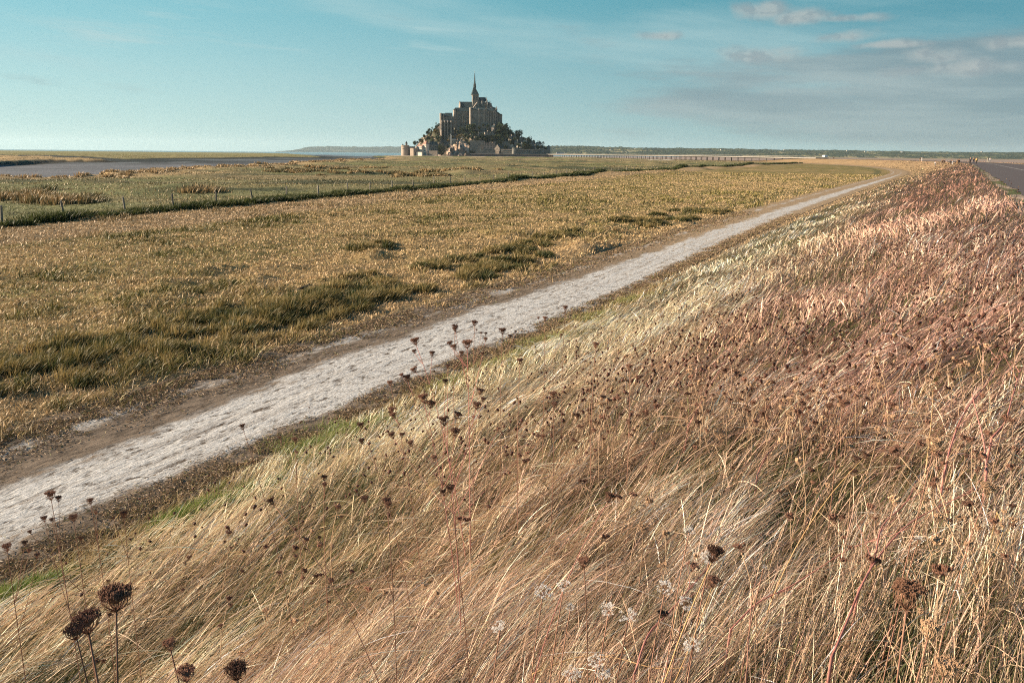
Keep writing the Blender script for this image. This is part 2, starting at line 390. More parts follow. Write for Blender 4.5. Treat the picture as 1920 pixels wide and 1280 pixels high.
# ------------------------------------------------------------------ path and road strips
def strip(name, u0f, u1f, v0, v1, nu, dvf, z, mat):
    vs = [v0]
    while vs[-1] < v1: vs.append(vs[-1] + dvf(vs[-1]))
    vs = np.array(vs); t = np.linspace(0, 1, nu); Vv, Tt = np.meshgrid(vs, t, indexing='ij')
    U = u0f(Vv) * (1 - Tt) + u1f(Vv) * Tt; X, Y = xy(U, Vv); Z = z(U, Vv, X, Y)
    nv = len(vs); i = np.arange(nv - 1)[:, None] * nu + np.arange(nu - 1)[None, :]
    q = np.stack([i, i + 1, i + nu + 1, i + nu], -1).reshape(-1, 4)
    return npmesh(name, np.stack([X, Y, Z], -1).reshape(-1, 3), q.ravel(), np.full(len(q), 4), mat, smooth=True, attrs={"uu": (U - pathc(Vv)).ravel(), "vv": Vv.ravel(), "ww": pathw(Vv).ravel()})
def pathmat():
    m, nt = nm("chalk_path"); L = nt.links; out = N(nt, 'ShaderNodeOutputMaterial'); b = N(nt, 'ShaderNodeBsdfPrincipled')
    L.new(b.outputs[0], out.inputs[0]); b.inputs['Roughness'].default_value = .95; b.inputs['Specular IOR Level'].default_value = .1
    def A(n): return N(nt, 'ShaderNodeAttribute', attribute_name=n).outputs['Fac']
    uu, vv, ww = A("uu"), A("vv"), A("ww")
    def mth(op, a, b_=None, c=None):
        n = N(nt, 'ShaderNodeMath', operation=op)
        for i, s in enumerate((a, b_, c)):
            if s is None: continue
            if isinstance(s, (int, float)): n.inputs[i].default_value = s
            else: L.new(s, n.inputs[i])
        return n.outputs[0]
    cv = N(nt, 'ShaderNodeCombineXYZ'); L.new(uu, cv.inputs[0]); L.new(mth('MULTIPLY', vv, .36), cv.inputs[1])
    def noise(sc, det=6, ro=.65):
        n = N(nt, 'ShaderNodeTexNoise'); n.inputs['Scale'].default_value = sc; n.inputs['Detail'].default_value = det; n.inputs['Roughness'].default_value = ro
        L.new(cv.outputs[0], n.inputs['Vector']); return n.outputs[0]
    n1, n2, n3 = noise(.9, 8, .7), noise(5, 6, .75), noise(22, 4, .7)
    def mr(x, a, b_, c=0., d=1.):
        r = N(nt, 'ShaderNodeMapRange', interpolation_type='SMOOTHSTEP')
        for i, s in enumerate((x, a, b_, c, d)):
            if isinstance(s, (int, float)): r.inputs[i].default_value = s
            else: L.new(s, r.inputs[i])
        return r.outputs[0]
    e = mth('SUBTRACT', mth('ABSOLUTE', uu), ww)                       # <0 inside the chalk
    e = mth('ADD', e, mth('MULTIPLY', mth('SUBTRACT', n1, .5), 2.6))
    e = mth('ADD', e, mth('MULTIPLY', mth('SUBTRACT', n2, .5), 1.5))
    cs = N(nt, 'ShaderNodeCombineXYZ'); L.new(mth('MULTIPLY', uu, 2.2), cs.inputs[0]); L.new(mth('MULTIPLY', vv, .10), cs.inputs[1]); nr_ = N(nt, 'ShaderNodeTexNoise'); nr_.inputs['Scale'].default_value = 1.6; nr_.inputs['Detail'].default_value = 5; L.new(cs.outputs[0], nr_.inputs['Vector']); rut = mr(nr_.outputs[0], .36, .52, .7, 1.)
    chalk = mth('MULTIPLY', mr(e, .14, -.36), rut)
    # second faint pale streak on the field side
    s2 = mth('ADD', mth('ABSOLUTE', mth('ADD', uu, 2.35)), mth('MULTIPLY', mth('SUBTRACT', n1, .5), 2.6))
    chalk2 = mth('MULTIPLY', mr(s2, .25, -.2), .8)
    ck = mth('MAXIMUM', chalk, chalk2)
    # bare spots and scattered bits
    ck = mth('MULTIPLY', ck, mr(n2, .37, .47))
    ck = mth('MULTIPLY', ck, mr(noise(2.6, 7, .75), .34, .46, .35, 1.))
    mx = N(nt, 'ShaderNodeMix', data_type='RGBA'); L.new(mr(n2, .35, .62), mx.inputs[0])
    mx.inputs[6].default_value = (.085, .066, .05, 1); mx.inputs[7].default_value = (.21, .165, .125, 1)
    far_ = N(nt, 'ShaderNodeMix', data_type='RGBA'); L.new(mr(vv, 16., 55.), far_.inputs[0]); L.new(mx.outputs[2], far_.inputs[6]); far_.inputs[7].default_value = (.31, .225, .14, 1)
    wc = N(nt, 'ShaderNodeMix', data_type='RGBA'); L.new(mr(n3, .3, .65), wc.inputs[0])
    wc.inputs[6].default_value = (.31, .305, .29, 1); wc.inputs[7].default_value = (.63, .62, .60, 1)
    fx = N(nt, 'ShaderNodeMix', data_type='RGBA'); L.new(ck, fx.inputs[0]); L.new(far_.outputs[2], fx.inputs[6]); L.new(wc.outputs[2], fx.inputs[7])
    bits = N(nt, 'ShaderNodeMix', data_type='RGBA'); L.new(mr(noise(9, 4, .85), .35, .40, 1., 0.), bits.inputs[0]); L.new(fx.outputs[2], bits.inputs[6]); bits.inputs[7].default_value = (.13, .09, .06, 1)
    L.new(bits.outputs[2], b.inputs['Base Color'])
    b1 = N(nt, 'ShaderNodeBump'); b1.inputs['Strength'].default_value = 1.0; b1.inputs['Distance'].default_value = .05; L.new(n2, b1.inputs['Height'])
    b2 = N(nt, 'ShaderNodeBump'); b2.inputs['Strength'].default_value = .6; b2.inputs['Distance'].default_value = .02; L.new(n3, b2.inputs['Height']); L.new(b1.outputs[0], b2.inputs['Normal'])
    L.new(b2.outputs[0], b.inputs['Normal'])
    return m
def pz(U, V, X, Y):
    return .015 + .035 * (fbm(U * 1.6, V / 2.2, 3) - .5) + .10 * sstep(-2.6, -3.3, U - pathc(V)) * 0
tag(strip("path", lambda v: pathc(v) - 3.45, lambda v: pathc(v) + 1.95, -25, 640, 40, lambda v: .12 + .012 * max(v, 0), pz, pathmat()), kind="structure")
def roadz(U, V, X, Y): return CREST * sstep(900, 700, V) + .012 + .0 * U
M['asphalt'] = stone("asphalt", (.085, .070, .068), (.115, .097, .094), 3, rough=.85, bump=.3, bdist=.01)
M['paint'] = stone("worn_road_paint", (.30, .28, .26), (.5, .48, .45), 4, bump=0)
tag(strip("road", lambda v: 2.5 + .25 * (vnoise(v / 1.4, v * 0 + 3) - .5) + 0 * v, lambda v: 14.7 + 0 * v, -25, 700, 14, lambda v: .5 + .02 * max(v, 0), roadz, M['asphalt']), kind="structure")
ln = strip("road_line", lambda v: 7.25 + 0 * v, lambda v: 7.40 + 0 * v, -25, 700, 2, lambda v: 1 + .02 * max(v, 0), lambda U, V, X, Y: roadz(U, V, X, Y) + .006, M['paint']); tag(ln, kind="structure")
ln = strip("road_edge_line", lambda v: 14.25 + 0 * v, lambda v: 14.5 + 0 * v, -25, 700, 2, lambda v: 1 + .02 * max(v, 0), lambda U, V, X, Y: roadz(U, V, X, Y) + .006, M['paint']); tag(ln, kind="structure")

# ------------------------------------------------------------------ water
def watermat():
    m, nt = nm("tidal_water"); L = nt.links; out = N(nt, 'ShaderNodeOutputMaterial'); b = N(nt, 'ShaderNodeBsdfPrincipled'); L.new(b.outputs[0], out.inputs[0])
    b.inputs['Base Color'].default_value = (.10, .105, .11, 1); b.inputs['Roughness'].default_value = .22; b.inputs['Specular IOR Level'].default_value = .6
    g = N(nt, 'ShaderNodeNewGeometry'); n = N(nt, 'ShaderNodeTexNoise'); n.inputs['Scale'].default_value = .6; n.inputs['Detail'].default_value = 4; L.new(g.outputs['Position'], n.inputs['Vector'])
    bp = N(nt, 'ShaderNodeBump'); bp.inputs['Strength'].default_value = .25; bp.inputs['Distance'].default_value = .2; L.new(n.outputs[0], bp.inputs['Height']); L.new(bp.outputs[0], b.inputs['Normal'])
    return m
w = MB(); nseg = 96; w.add([(0, 0, -2.62)] + [(26000 * math.cos(2 * PI * i / nseg), 26000 * math.sin(2 * PI * i / nseg), -2.62) for i in range(nseg)], [(0, 1 + i, 1 + (i + 1) % nseg) for i in range(nseg)])
tag(w.build("water", watermat()), kind="structure")

# ------------------------------------------------------------------ grass
def blades(name, B, D0, BD, Ln, W, C, segs, mat, tipc=1.25):
    n = len(B); rows = []; P = B.copy(); V = np.zeros((n, 2 * segs + 1, 3), np.float32); CC = np.zeros((n, 2 * segs + 1, 3), np.float32)
    rv = RNG.normal(size=(n, 3)); rv[:, 2] *= .5
    for k in range(segs + 1):
        t = k / segs; d = D0 * (1 - t) + BD * t; d /= np.linalg.norm(d, axis=1)[:, None] + 1e-9
        s = np.cross(d, rv); s /= np.linalg.norm(s, axis=1)[:, None] + 1e-9
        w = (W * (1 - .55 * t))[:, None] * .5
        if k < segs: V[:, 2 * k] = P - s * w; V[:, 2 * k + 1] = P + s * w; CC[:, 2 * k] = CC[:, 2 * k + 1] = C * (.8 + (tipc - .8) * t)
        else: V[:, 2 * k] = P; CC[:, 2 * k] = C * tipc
        P = P + d * (Ln / segs)[:, None]
    m = 2 * segs + 1; base = (np.arange(n) * m)[:, None]
    loc = []; cnt = []
    for k in range(segs - 1): loc += [2 * k, 2 * k + 1, 2 * k + 3, 2 * k + 2]; cnt.append(4)
    loc += [2 * segs - 2, 2 * segs - 1, 2 * segs]; cnt.append(3)
    return npmesh(name, V.reshape(-1, 3), (base + np.array(loc)[None]).ravel(), np.tile(cnt, n), mat, col=np.clip(CC.reshape(-1, 3), 0, 1))
def samp(n, r0, r1, p=2.0, a0=-39, a1=40):
    t = RNG.random(n); k = 2 - p
    r = r0 * (r1 / r0) ** t if abs(k) < 1e-6 else (r0 ** k + t * (r1 ** k - r0 ** k)) ** (1 / k)
    a = R(a0) + RNG.random(n) * R(a1 - a0); return r * np.sin(a), r * np.cos(a), r
def nrm(v): return v / (np.linalg.norm(v, axis=-1, keepdims=True) + 1e-9)
PXW = 1 / 796.0
def wid(r, real, px): return np.maximum(real, r * PXW * px)
ALONG = np.array([SA, CA, 0.0]); RIGHT = np.array([CA, -SA, 0.0])
def heading(a): return np.stack([np.sin(a), np.cos(a), 0 * a], -1)

def bank():
    x, y, r = samp(700000, 1.3, 520, 2.0)
    u, v = uv(x, y); keep = (u > foot(v) - .1) & (u < 1.7 + .9 * (fbm(u * 1.2 + 5, v / 2.5, 2) - .3) * RNG.random(len(x))) & (v < 800) & (v > -20)
    keep |= (u > 14.9) & (u < 28) & (RNG.random(len(x)) < .6) & (v < 800)
    x, y, r, u, v = (a[keep] for a in (x, y, r, u, v)); n = len(x); z = terrain(x, y)
    uf = foot(v); hgt = np.clip((u - uf) / (1.7 - uf), 0, 1)
    nA = fbm(x / 1.1, y / 1.1, 3); nB = fbm(x / 4 + 9, y / 4, 3); nC = fbm(x / .45 + 3, y / .45 + 8, 2); nP = fbm(u / 2.2 + 40, v / 7, 3)
    near = sstep(14, 4, r)
    # lodged straw: lies along the bank, swept by the wind, with local swirls
    head = AZ + R(5) + R(9) * sstep(-.2, .5, x / np.maximum(r, 1)) + (nB - .5) * R(80) + RNG.normal(size=n) * R(14)
    flip = RNG.random(n) < .12; head = np.where(flip, head + PI + RNG.normal(size=n) * .4, head)
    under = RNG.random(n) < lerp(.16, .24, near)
    dens = sstep(.36, .50, nA * .6 + nC * .4)
    lodge = sstep(.25, .6, nB)
    lift = np.where(under, .9, .42 - .18 * lodge) + RNG.normal(size=n) * .12
    hd = heading(head); up = np.array([0, 0, 1.0])
    # follow slope
    slope = -.30 * (hd @ np.array([-CA, SA, 0.0])) * (u < 1.5) 
    D0 = nrm(hd * .75 + up * ((lift + .38) * (1 - .4 * sstep(18, 55, r)))[:, None] + up * slope[:, None])
    BD = nrm(hd * 1.0 + up * (lift - .42)[:, None] + up * slope[:, None] + RNG.normal(size=(n, 3)) * .10)
    Ln = RNG.uniform(.28, .75, n) * np.where(under, .5, 1.0) * lerp(.8, 1.15, nA) * lerp(.55, 1, sstep(0, .12, hgt))
    Ln *= np.where(u > 1.7, .55, 1)
    W = wid(r, .0032, .82 - .14 * sstep(14, 40, r)) * RNG.uniform(.55, 1.25, n) * np.where(RNG.random(n) < .12, 1.6, 1)
    # combed streaks: strands lie together, the gaps thinned and their shade painted into blade colour
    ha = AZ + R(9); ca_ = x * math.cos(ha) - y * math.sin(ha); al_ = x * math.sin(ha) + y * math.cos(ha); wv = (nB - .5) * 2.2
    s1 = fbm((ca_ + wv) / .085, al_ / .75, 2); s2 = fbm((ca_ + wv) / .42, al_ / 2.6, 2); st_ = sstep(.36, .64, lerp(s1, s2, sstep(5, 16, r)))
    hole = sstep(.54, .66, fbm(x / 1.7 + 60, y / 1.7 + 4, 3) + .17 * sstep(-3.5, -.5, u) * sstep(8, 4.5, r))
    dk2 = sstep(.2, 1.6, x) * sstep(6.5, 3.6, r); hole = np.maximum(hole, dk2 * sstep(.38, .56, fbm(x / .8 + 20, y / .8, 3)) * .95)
    # colours
    straw = C3(.64, .475, .31); pale = C3(.84, .71, .52); rose = C3(.68, .385, .32); olive = C3(.13, .135, .05); brown = C3(.20, .12, .07); gold = C3(.84, .68, .47)
    c = mixc(np.broadcast_to(straw, (n, 3)), pale, np.clip((nA - .45) * 2.2 + RNG.normal(size=n) * .25, 0, 1))
    upz = sstep(.35, .8, hgt + (nP - .5) * .6)
    c = mixc(c, rose, np.clip((upz * .62 + .12) * lerp(.6, 1, sstep(3, 9, r)) + RNG.normal(size=n) * .22, 0, .95))
    c = mixc(c, brown, np.clip(sstep(.52, .7, nP) * .15 * upz + (RNG.random(n) < .12) * .7, 0, 1))
    c = mixc(c, gold, np.clip(sstep(.55, .2, hgt) * sstep(6, 14, r) * .8, 0, 1))
    c = mixc(c, C3(.46, .24, .145), sstep(40, 110, r) * .6 * (u < 3))
    c = mixc(c, C3(.36, .255, .14), sstep(130, 300, r) * .8)
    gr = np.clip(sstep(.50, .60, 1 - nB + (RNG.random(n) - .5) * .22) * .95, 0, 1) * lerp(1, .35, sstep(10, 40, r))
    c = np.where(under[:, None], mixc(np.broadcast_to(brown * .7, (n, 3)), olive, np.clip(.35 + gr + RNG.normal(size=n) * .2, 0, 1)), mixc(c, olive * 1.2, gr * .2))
    # shrubby dark red-brown patch on the crest
    px_ = ((u + 1.2) / 2.6) ** 2 + ((v - 62) / 20) ** 2
    dk = sstep(1.2, .5, px_ + (nB - .5) * 1.2); c = mixc(c, C3(.15, .055, .035), dk * .8)
    c = mixc(c, C3(.45, .25, .19), sstep(14, 45, r) * sstep(.3, .65, hgt) * .55); c = c * lerp(1, .9, sstep(10, 40, r) * sstep(.25, .6, hgt))[:, None]
    wide = (RNG.random(n) < .05) & (r < 14); W = np.where(wide, W * 1.7, W); Ln = np.where(wide, Ln * .7, Ln)
    odd = (RNG.random(n) < .045)[:, None]; Ln = np.where(odd[:, 0], Ln * .6, Ln); rh = nrm(heading(RNG.random(n) * 2 * PI) + np.array([0, 0, .45])); D0 = np.where(odd, rh, D0); BD = np.where(odd, nrm(rh + RNG.normal(size=(n, 3)) * .5), BD)
    c = c * np.exp(RNG.normal(size=n) * .34)[:, None] * lerp(.88, 1.12, nC)[:, None]
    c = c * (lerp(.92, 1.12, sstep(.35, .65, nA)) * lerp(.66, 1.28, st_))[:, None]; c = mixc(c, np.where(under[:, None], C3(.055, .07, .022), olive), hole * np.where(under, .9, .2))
    c = np.clip(c, .02, .88)
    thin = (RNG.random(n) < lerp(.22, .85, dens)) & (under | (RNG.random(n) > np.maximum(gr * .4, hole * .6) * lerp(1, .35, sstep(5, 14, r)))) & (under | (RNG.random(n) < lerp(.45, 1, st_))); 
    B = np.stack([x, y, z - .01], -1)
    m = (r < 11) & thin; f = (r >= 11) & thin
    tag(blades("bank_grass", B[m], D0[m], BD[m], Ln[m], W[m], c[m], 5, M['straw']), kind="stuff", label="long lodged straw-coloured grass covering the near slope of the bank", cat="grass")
    f1 = f & (r < 40); f2 = f & (r >= 40)
    tag(blades("bank_grass", B[f1], D0[f1], BD[f1], Ln[f1], W[f1], c[f1], 3, M['straw']), kind="stuff", label="dry golden and rose grass on the middle stretch of the bank", cat="grass")
    Wf = W * (1 + .35 * sstep(20, 90, r))
    tag(blades("bank_grass", B[f2], D0[f2], BD[f2], Ln[f2] * 1.0, Wf[f2] * .8, c[f2], 2, M['straw']), kind="stuff", label="reddish tan grass on the far part of the dyke", cat="grass")
bank()

def footgrass():
    # fresh green clumps at the foot of the bank
    n = 90000; v = RNG.uniform(1, 30, n); uf = foot(v); u = uf + RNG.normal(size=n) * .42 + .45; x, y = xy(u, v); r = np.hypot(x, y)
    nn = fbm(x / 1.5 + 21, y / 1.5, 3); pres = sstep(.50, .60, nn) * np.where(v > 13, .55, 1) + (RNG.random(n) < .2); k = (RNG.random(n) < pres) & (RNG.random(n) < 12 / np.maximum(r, 12))
    u, v, x, y, r, nn = (a[k] for a in (u, v, x, y, r, nn)); n = len(x); z = terrain(x, y)
    hd = heading(AZ + R(20) + RNG.normal(size=n) * .9)
    D0 = nrm(hd * .35 + np.array([0, 0, 1.0]) + RNG.normal(size=(n, 3)) * .2); BD = nrm(hd * .9 + np.array([0, 0, .25]))
    g = np.clip(sstep(.50, .62, nn) * np.where(v > 12, .5, 1) + RNG.normal(size=n) * .25, 0, 1)
    c = mixc(np.broadcast_to(C3(.36, .26, .13), (n, 3)), C3(.16, .20, .055), g) * (1 + RNG.normal(size=n) * .2)[:, None]
    tag(blades("green_grass", np.stack([x, y, z], -1), D0, BD, RNG.uniform(.10, .34, n) * lerp(.6, 1, g), wid(r, .003, .6), np.clip(c, .02, .8), 3, M['green']), kind="stuff", label="fresh green grass clumps along the foot of the bank beside the path", cat="grass")
footgrass()
def greenfoot():
    C = []
    for a, b, s, k in ((25, 1118, 1.0, 8), (75, 1095, .9, 7), (120, 1065, .7, 4), (300, 985, .8, 6), (350, 972, 1.0, 8), (395, 962, 1.1, 9), (440, 945, 1.0, 8), (480, 925, .9, 7), (520, 900, .8, 5), (575, 862, .8, 6), (620, 835, .8, 6), (665, 808, .7, 5), (720, 775, .6, 4), (940, 670, .6, 4), (980, 655, .6, 4), (1120, 585, .6, 4)):
        for _ in range(k):
            x, y = at(a + random.gauss(0, 14), b + random.gauss(0, 6), .25); C.append((x, y, s * random.uniform(.7, 1.2)))
    tussocks("green_grass", "bright green grass tufts at the foot of the bank on the near left", C, 260, .30, .20, ((.085, .13, .025), (.20, .24, .065)), lean=.5, wpx=.7)

def field():
    x, y, r = samp(580000, 7.5, 260, 1.75, -38, 36); u, v = uv(x, y); c0 = pathc(v); fe = fenceu(v)
    k = (u > fe + .5) & ((u < c0 - 2.9 + (fbm(v / 1.3, u * 0 + 4, 2) - .5) * 1.6 - .5 * np.abs(RNG.normal(size=len(x))) + .9 * (RNG.random(len(x)) < .06)) | ((u > c0 + pathw(v) + .45 + .3 * np.abs(RNG.normal(size=len(x)))) & (u < foot(v) + .3) & (RNG.random(len(x)) < .75))) & (v > 0)
    pl = (np.abs(u - c0) < 3.1)
    x, y, r, u, v, fe, c0 = (a[k] for a in (x, y, r, u, v, fe, c0)); n = len(x); z = terrain(x, y)
    n1 = fbm(x / 6, y / 6, 4); n2 = fbm(x / .8, y / .8, 3); n3 = fbm(u / 1.6, v / 9, 3)
    right = u > c0
    tall = np.where(right, 0, sstep(.52, .68, n1 * .55 + n2 * .45 + .07 * sstep(-26, -18, u) * (v < 55) - .02))
    hd = heading(RNG.random(n) * 2 * PI); wd = heading(R(70) + 0 * x)
    Ln = RNG.uniform(.05, .17, n) * (1 + 2.2 * tall) * np.where(right, .7, 1) * (1 - .25 * sstep(60, 200, r))
    D0 = nrm(hd * .6 + wd * .35 + np.array([0, 0, 1.0])); BD = nrm(hd * .9 + wd * .6 + np.array([0, 0, .35]))
    g = np.clip((n2 - .5) * 2.2 + (n1 - .5) * 2.5 + (n3 - .5) * 1.6 + .06 + .26 * sstep(30, 110, r) + RNG.normal(size=n) * .22 - .35 * sstep(-22, -17, u) * (tall < .3), 0, 1)
    grn = mixc(np.broadcast_to(C3(.125, .118, .032), (n, 3)), C3(.235, .195, .065), sstep(40, 140, r))
    c = mixc(np.broadcast_to(C3(.47, .33, .175), (n, 3)), grn, g)
    c = mixc(c, C3(.42, .29, .18), sstep(6, 3.5, np.abs(u - fe - 6.5)) * .5)
    c = mixc(c, C3(.52, .36, .21), (RNG.random(n) < .12) * .8)
    c = c * np.exp(RNG.normal(size=n) * lerp(.28, .12, sstep(25, 90, r)))[:, None]
    tag(blades("field_grass", np.stack([x, y, z - .01], -1), D0, BD, Ln, wid(r, .004, .75) * np.where(RNG.random(n) < .6, 1, 1.4), np.clip(c, .02, .8), 2, M['straw']), kind="stuff", label="short mown olive and tan grass of the flat field between path and fence", cat="grass")
field()
def litter():
    # dry bits and short runners creeping over both margins of the path
    n = 150000; v = np.exp(RNG.uniform(math.log(3.5), math.log(75), n)); c0 = pathc(v); w = pathw(v); side = RNG.random(n) < .5
    a = np.abs(RNG.normal(size=n)); u = np.where(side, c0 + 1.95 - a * .45 + .1, c0 - 3.35 + a * .75); x, y = xy(u, v); r = np.hypot(x, y)
    k = (fbm(x / .5, y / .5, 3) > .44) | (RNG.random(n) < .12); k &= (u > c0 + w - .25) | (u < c0 - w - .1) | (RNG.random(n) < .10); u, v, x, y, r = (q[k] for q in (u, v, x, y, r)); n = len(x)
    hd = heading(RNG.random(n) * 2 * PI); up = RNG.uniform(.05, .8, n)[:, None] * np.array([0, 0, 1.0])
    c = mixc(np.broadcast_to(C3(.36, .25, .15), (n, 3)), C3(.16, .11, .07), np.clip(RNG.random(n) * 1.2 - .2, 0, 1)); c = mixc(c, C3(.15, .16, .05), (RNG.random(n) < .12) * .9)
    tag(blades("litter_grass", np.stack([x, y, 0 * x + .025], -1), nrm(hd + up), nrm(hd + up * .2), RNG.uniform(.02, .10, n), wid(r, .004, .7), c, 2, M['straw']), kind="stuff", label="dry grass litter and runners creeping over the edges of the path", cat="grass")
litter()

def tussocks(name, label, centers, per, hgt, spread, pal, lean=.5, wpx=.7, mat='green', segs=3):
    cx = np.array([c[0] for c in centers]); cy = np.array([c[1] for c in centers]); sc = np.array([c[2] for c in centers])
    n = len(cx) * per; i = np.repeat(np.arange(len(cx)), per); rad = np.abs(RNG.normal(size=n)) * spread * sc[i]; a = RNG.random(n) * 2 * PI
    x = cx[i] + rad * np.cos(a); y = cy[i] + rad * np.sin(a); r = np.hypot(x, y); z = terrain(x, y)
    wd = heading(R(60) + 0 * x); out_ = np.stack([np.cos(a), np.sin(a), 0 * a], -1)
    D0 = nrm(out_ * .35 + wd * .25 * lean + np.array([0, 0, 1.0])); BD = nrm(out_ * .6 + wd * lean + np.array([0, 0, .5]) + RNG.normal(size=(n, 3)) * .15)
    t = np.clip(RNG.random(len(cx))[i] + RNG.normal(size=n) * .2, 0, 1); c = mixc(np.broadcast_to(C3(*pal[0]), (n, 3)), C3(*pal[1]), t) * (1 + RNG.normal(size=n) * .15)[:, None]
    tag(blades(name, np.stack([x, y, z - .02], -1), D0, BD, RNG.uniform(.5, 1.1, n) * hgt * sc[i] * np.exp(-(rad / (spread * sc[i] * 2.2)) ** 2), wid(r, .004, wpx), np.clip(c, .015, .8), segs, M[mat]), kind="stuff", label=label, cat="grass")

def vergetussocks():
    C = []
    for _ in range(1500):
        v = random.uniform(4, 75); u = float(pathc(v)) - random.uniform(4.3, 8.8); nx, ny = xy(np.array([u]), np.array([v])); x, y = float(nx[0]), float(ny[0])
        q = float(fbm(np.array([x / 3.0 + 31]), np.array([y / 3.0]), 3)[0])
        if q > (.44 if v < 20 else (.54 if v < 34 else .60)) or (v < 40 and u > pathc(v) - 4.6 and q > .47 and random.random() < .7): C.append((x, y, random.uniform(.6, 1.25)))
    # the long clump with a straw tuft left of the path, and the one further out
    for (a, b, s) in ((500, 600, 1.3), (520, 590, 1.5), (545, 590, 1.5), (575, 588, 1.4), (610, 582, 1.3), (640, 580, 1.2), (680, 568, 1.3), (700, 560, 1.2), (730, 560, 1.2), (760, 548, 1.1), (790, 545, 1.1), (250, 650, 1.3), (200, 665, 1.4), (150, 680, 1.4), (90, 690, 1.3), (40, 700, 1.3), (0, 700, 1.3), (660, 470, 1.2), (690, 467, 1.3), (715, 466, 1.0), (870, 520, 1.2), (900, 515, 1.2), (930, 505, 1.2), (980, 490, 1.2), (1020, 480, 1.1)):
        for _ in range(4):
            x, y = at(a + random.uniform(-12, 12), b + random.uniform(-4, 4)); C.append((x, y, s * random.uniform(.7, 1.2)))
    tussocks("verge_grass", "shaggy green and yellow tussocks along the field side of the path", C, 150, .40, .24, ((.035, .05, .012), (.30, .22, .09)), lean=.7)
vergetussocks()
def fencegrass():
    C = []; s = float(_fv[0]) - 14
    while s < 650:
        f = float(fenceu(s)); q = vnoise(np.array([s / 5.0]), np.array([2.2]))[0]
        for _ in range(2 if s < 300 else 1):
            x, y = xy(np.array([f + random.uniform(-.7, 1.1)]), np.array([s + random.uniform(-.4, .4)])); C.append((float(x[0]), float(y[0]), (.65 + .75 * q) * (1 + .5 * (s > 250))))
        s += .42 + s * .0035
    tussocks("hedge_grass", "dark green rank grass growing along the post and wire fence", C, 75, .72, .42, ((.030, .045, .014), (.085, .095, .03)), lean=.3, wpx=.9, segs=2)
fencegrass(); greenfoot()
def marshgrass():
    C = []
    L = [at(a, b) for a, b in ((0, 331), (90, 331), (200, 327.5), (300, 317.5), (400, 313.5), (500, 309), (610, 302.5), (700, 299.5))]
    for (x0, y0), (x1, y1) in zip(L[:-1], L[1:]):
        n = int(math.hypot(x1 - x0, y1 - y0) / .8)
        for i in range(min(n, 260)):
            t = random.random(); C.append((x0 + (x1 - x0) * t + random.gauss(2, 4), y0 + (y1 - y0) * t + random.gauss(-5, 4), random.uniform(.7, 1.6)))
    tussocks("marsh_grass", "tall golden marsh grass fringing the tidal channel", C, 50, .75, .7, ((.44, .31, .17), (.32, .225, .115)), lean=.5, wpx=1.0, mat='straw', segs=2)
    C = []
    for (a, b, rx, ry, k) in ((20, 372, 40, 3, 40), (60, 370, 40, 4, 45), (150, 376, 25, 3, 30), (110, 380, 45, 3, 40), (360, 362, 6, 1.5, 10), (395, 360, 14, 2, 12), (700, 326, 60, 2, 40), (790, 330, 50, 1.5, 34), (840, 323, 60, 1.5, 26), (560, 322, 60, 2, 34), (640, 318, 80, 2, 30)):
        for _ in range(k): x, y = at(a + random.gauss(0, rx * .6), b + random.gauss(0, ry * .6)); C.append((x, y, random.uniform(.7, 1.4)))
    tussocks("marsh_tussocks", "low rough tussocks dotted over the green salt marsh", C, 70, .8, .8, ((.09, .085, .035), (.40, .27, .13)), lean=.6, wpx=1.0, mat='straw', segs=2)
    x, y, r = samp(160000, 70, 1000, 1.9, -36, 25); u, v = uv(x, y); fe = fenceu(v); k = (u < fe - 1.5)
    x, y, r, u, v = (a[k] for a in (x, y, r, u, v)); z, _, _, d1, d2, d3 = terrain(x, y, full=True); k = (d1 > 1) | (d2 > 1) | (d3 > 1)
    x, y, r, z, d1 = (a[k] for a in (x, y, r, z, d1)); n = len(x); q = fbm(x / 24, y / 8, 4); hd = heading(RNG.random(n) * 2 * PI)
    c = mixc(np.broadcast_to(C3(.15, .15, .062), (n, 3)), C3(.33, .25, .13), np.clip((q - .44) * 5 + RNG.normal(size=n) * .3 + sstep(30, 5, d1), 0, 1)) * (1 + RNG.normal(size=n) * .2)[:, None]
    c = mixc(c, C3(.05, .055, .025), sstep(.58, .64, fbm(x / 30 + 4, y / 9, 3)) * .7)
    tag(blades("salt_marsh_grass", np.stack([x, y, z - .01], -1), nrm(hd * .5 + np.array([0, 0, 1.0])), nrm(hd + np.array([0, 0, .4])), RNG.uniform(.05, .13, n) * (1 + 1.5 * sstep(.5, .62, q)), wid(r, .01, .8), np.clip(c, .015, .8), 2, M['straw']), kind="stuff", label="patchy green and golden grass of the salt marsh beyond the fence", cat="grass")
marshgrass()
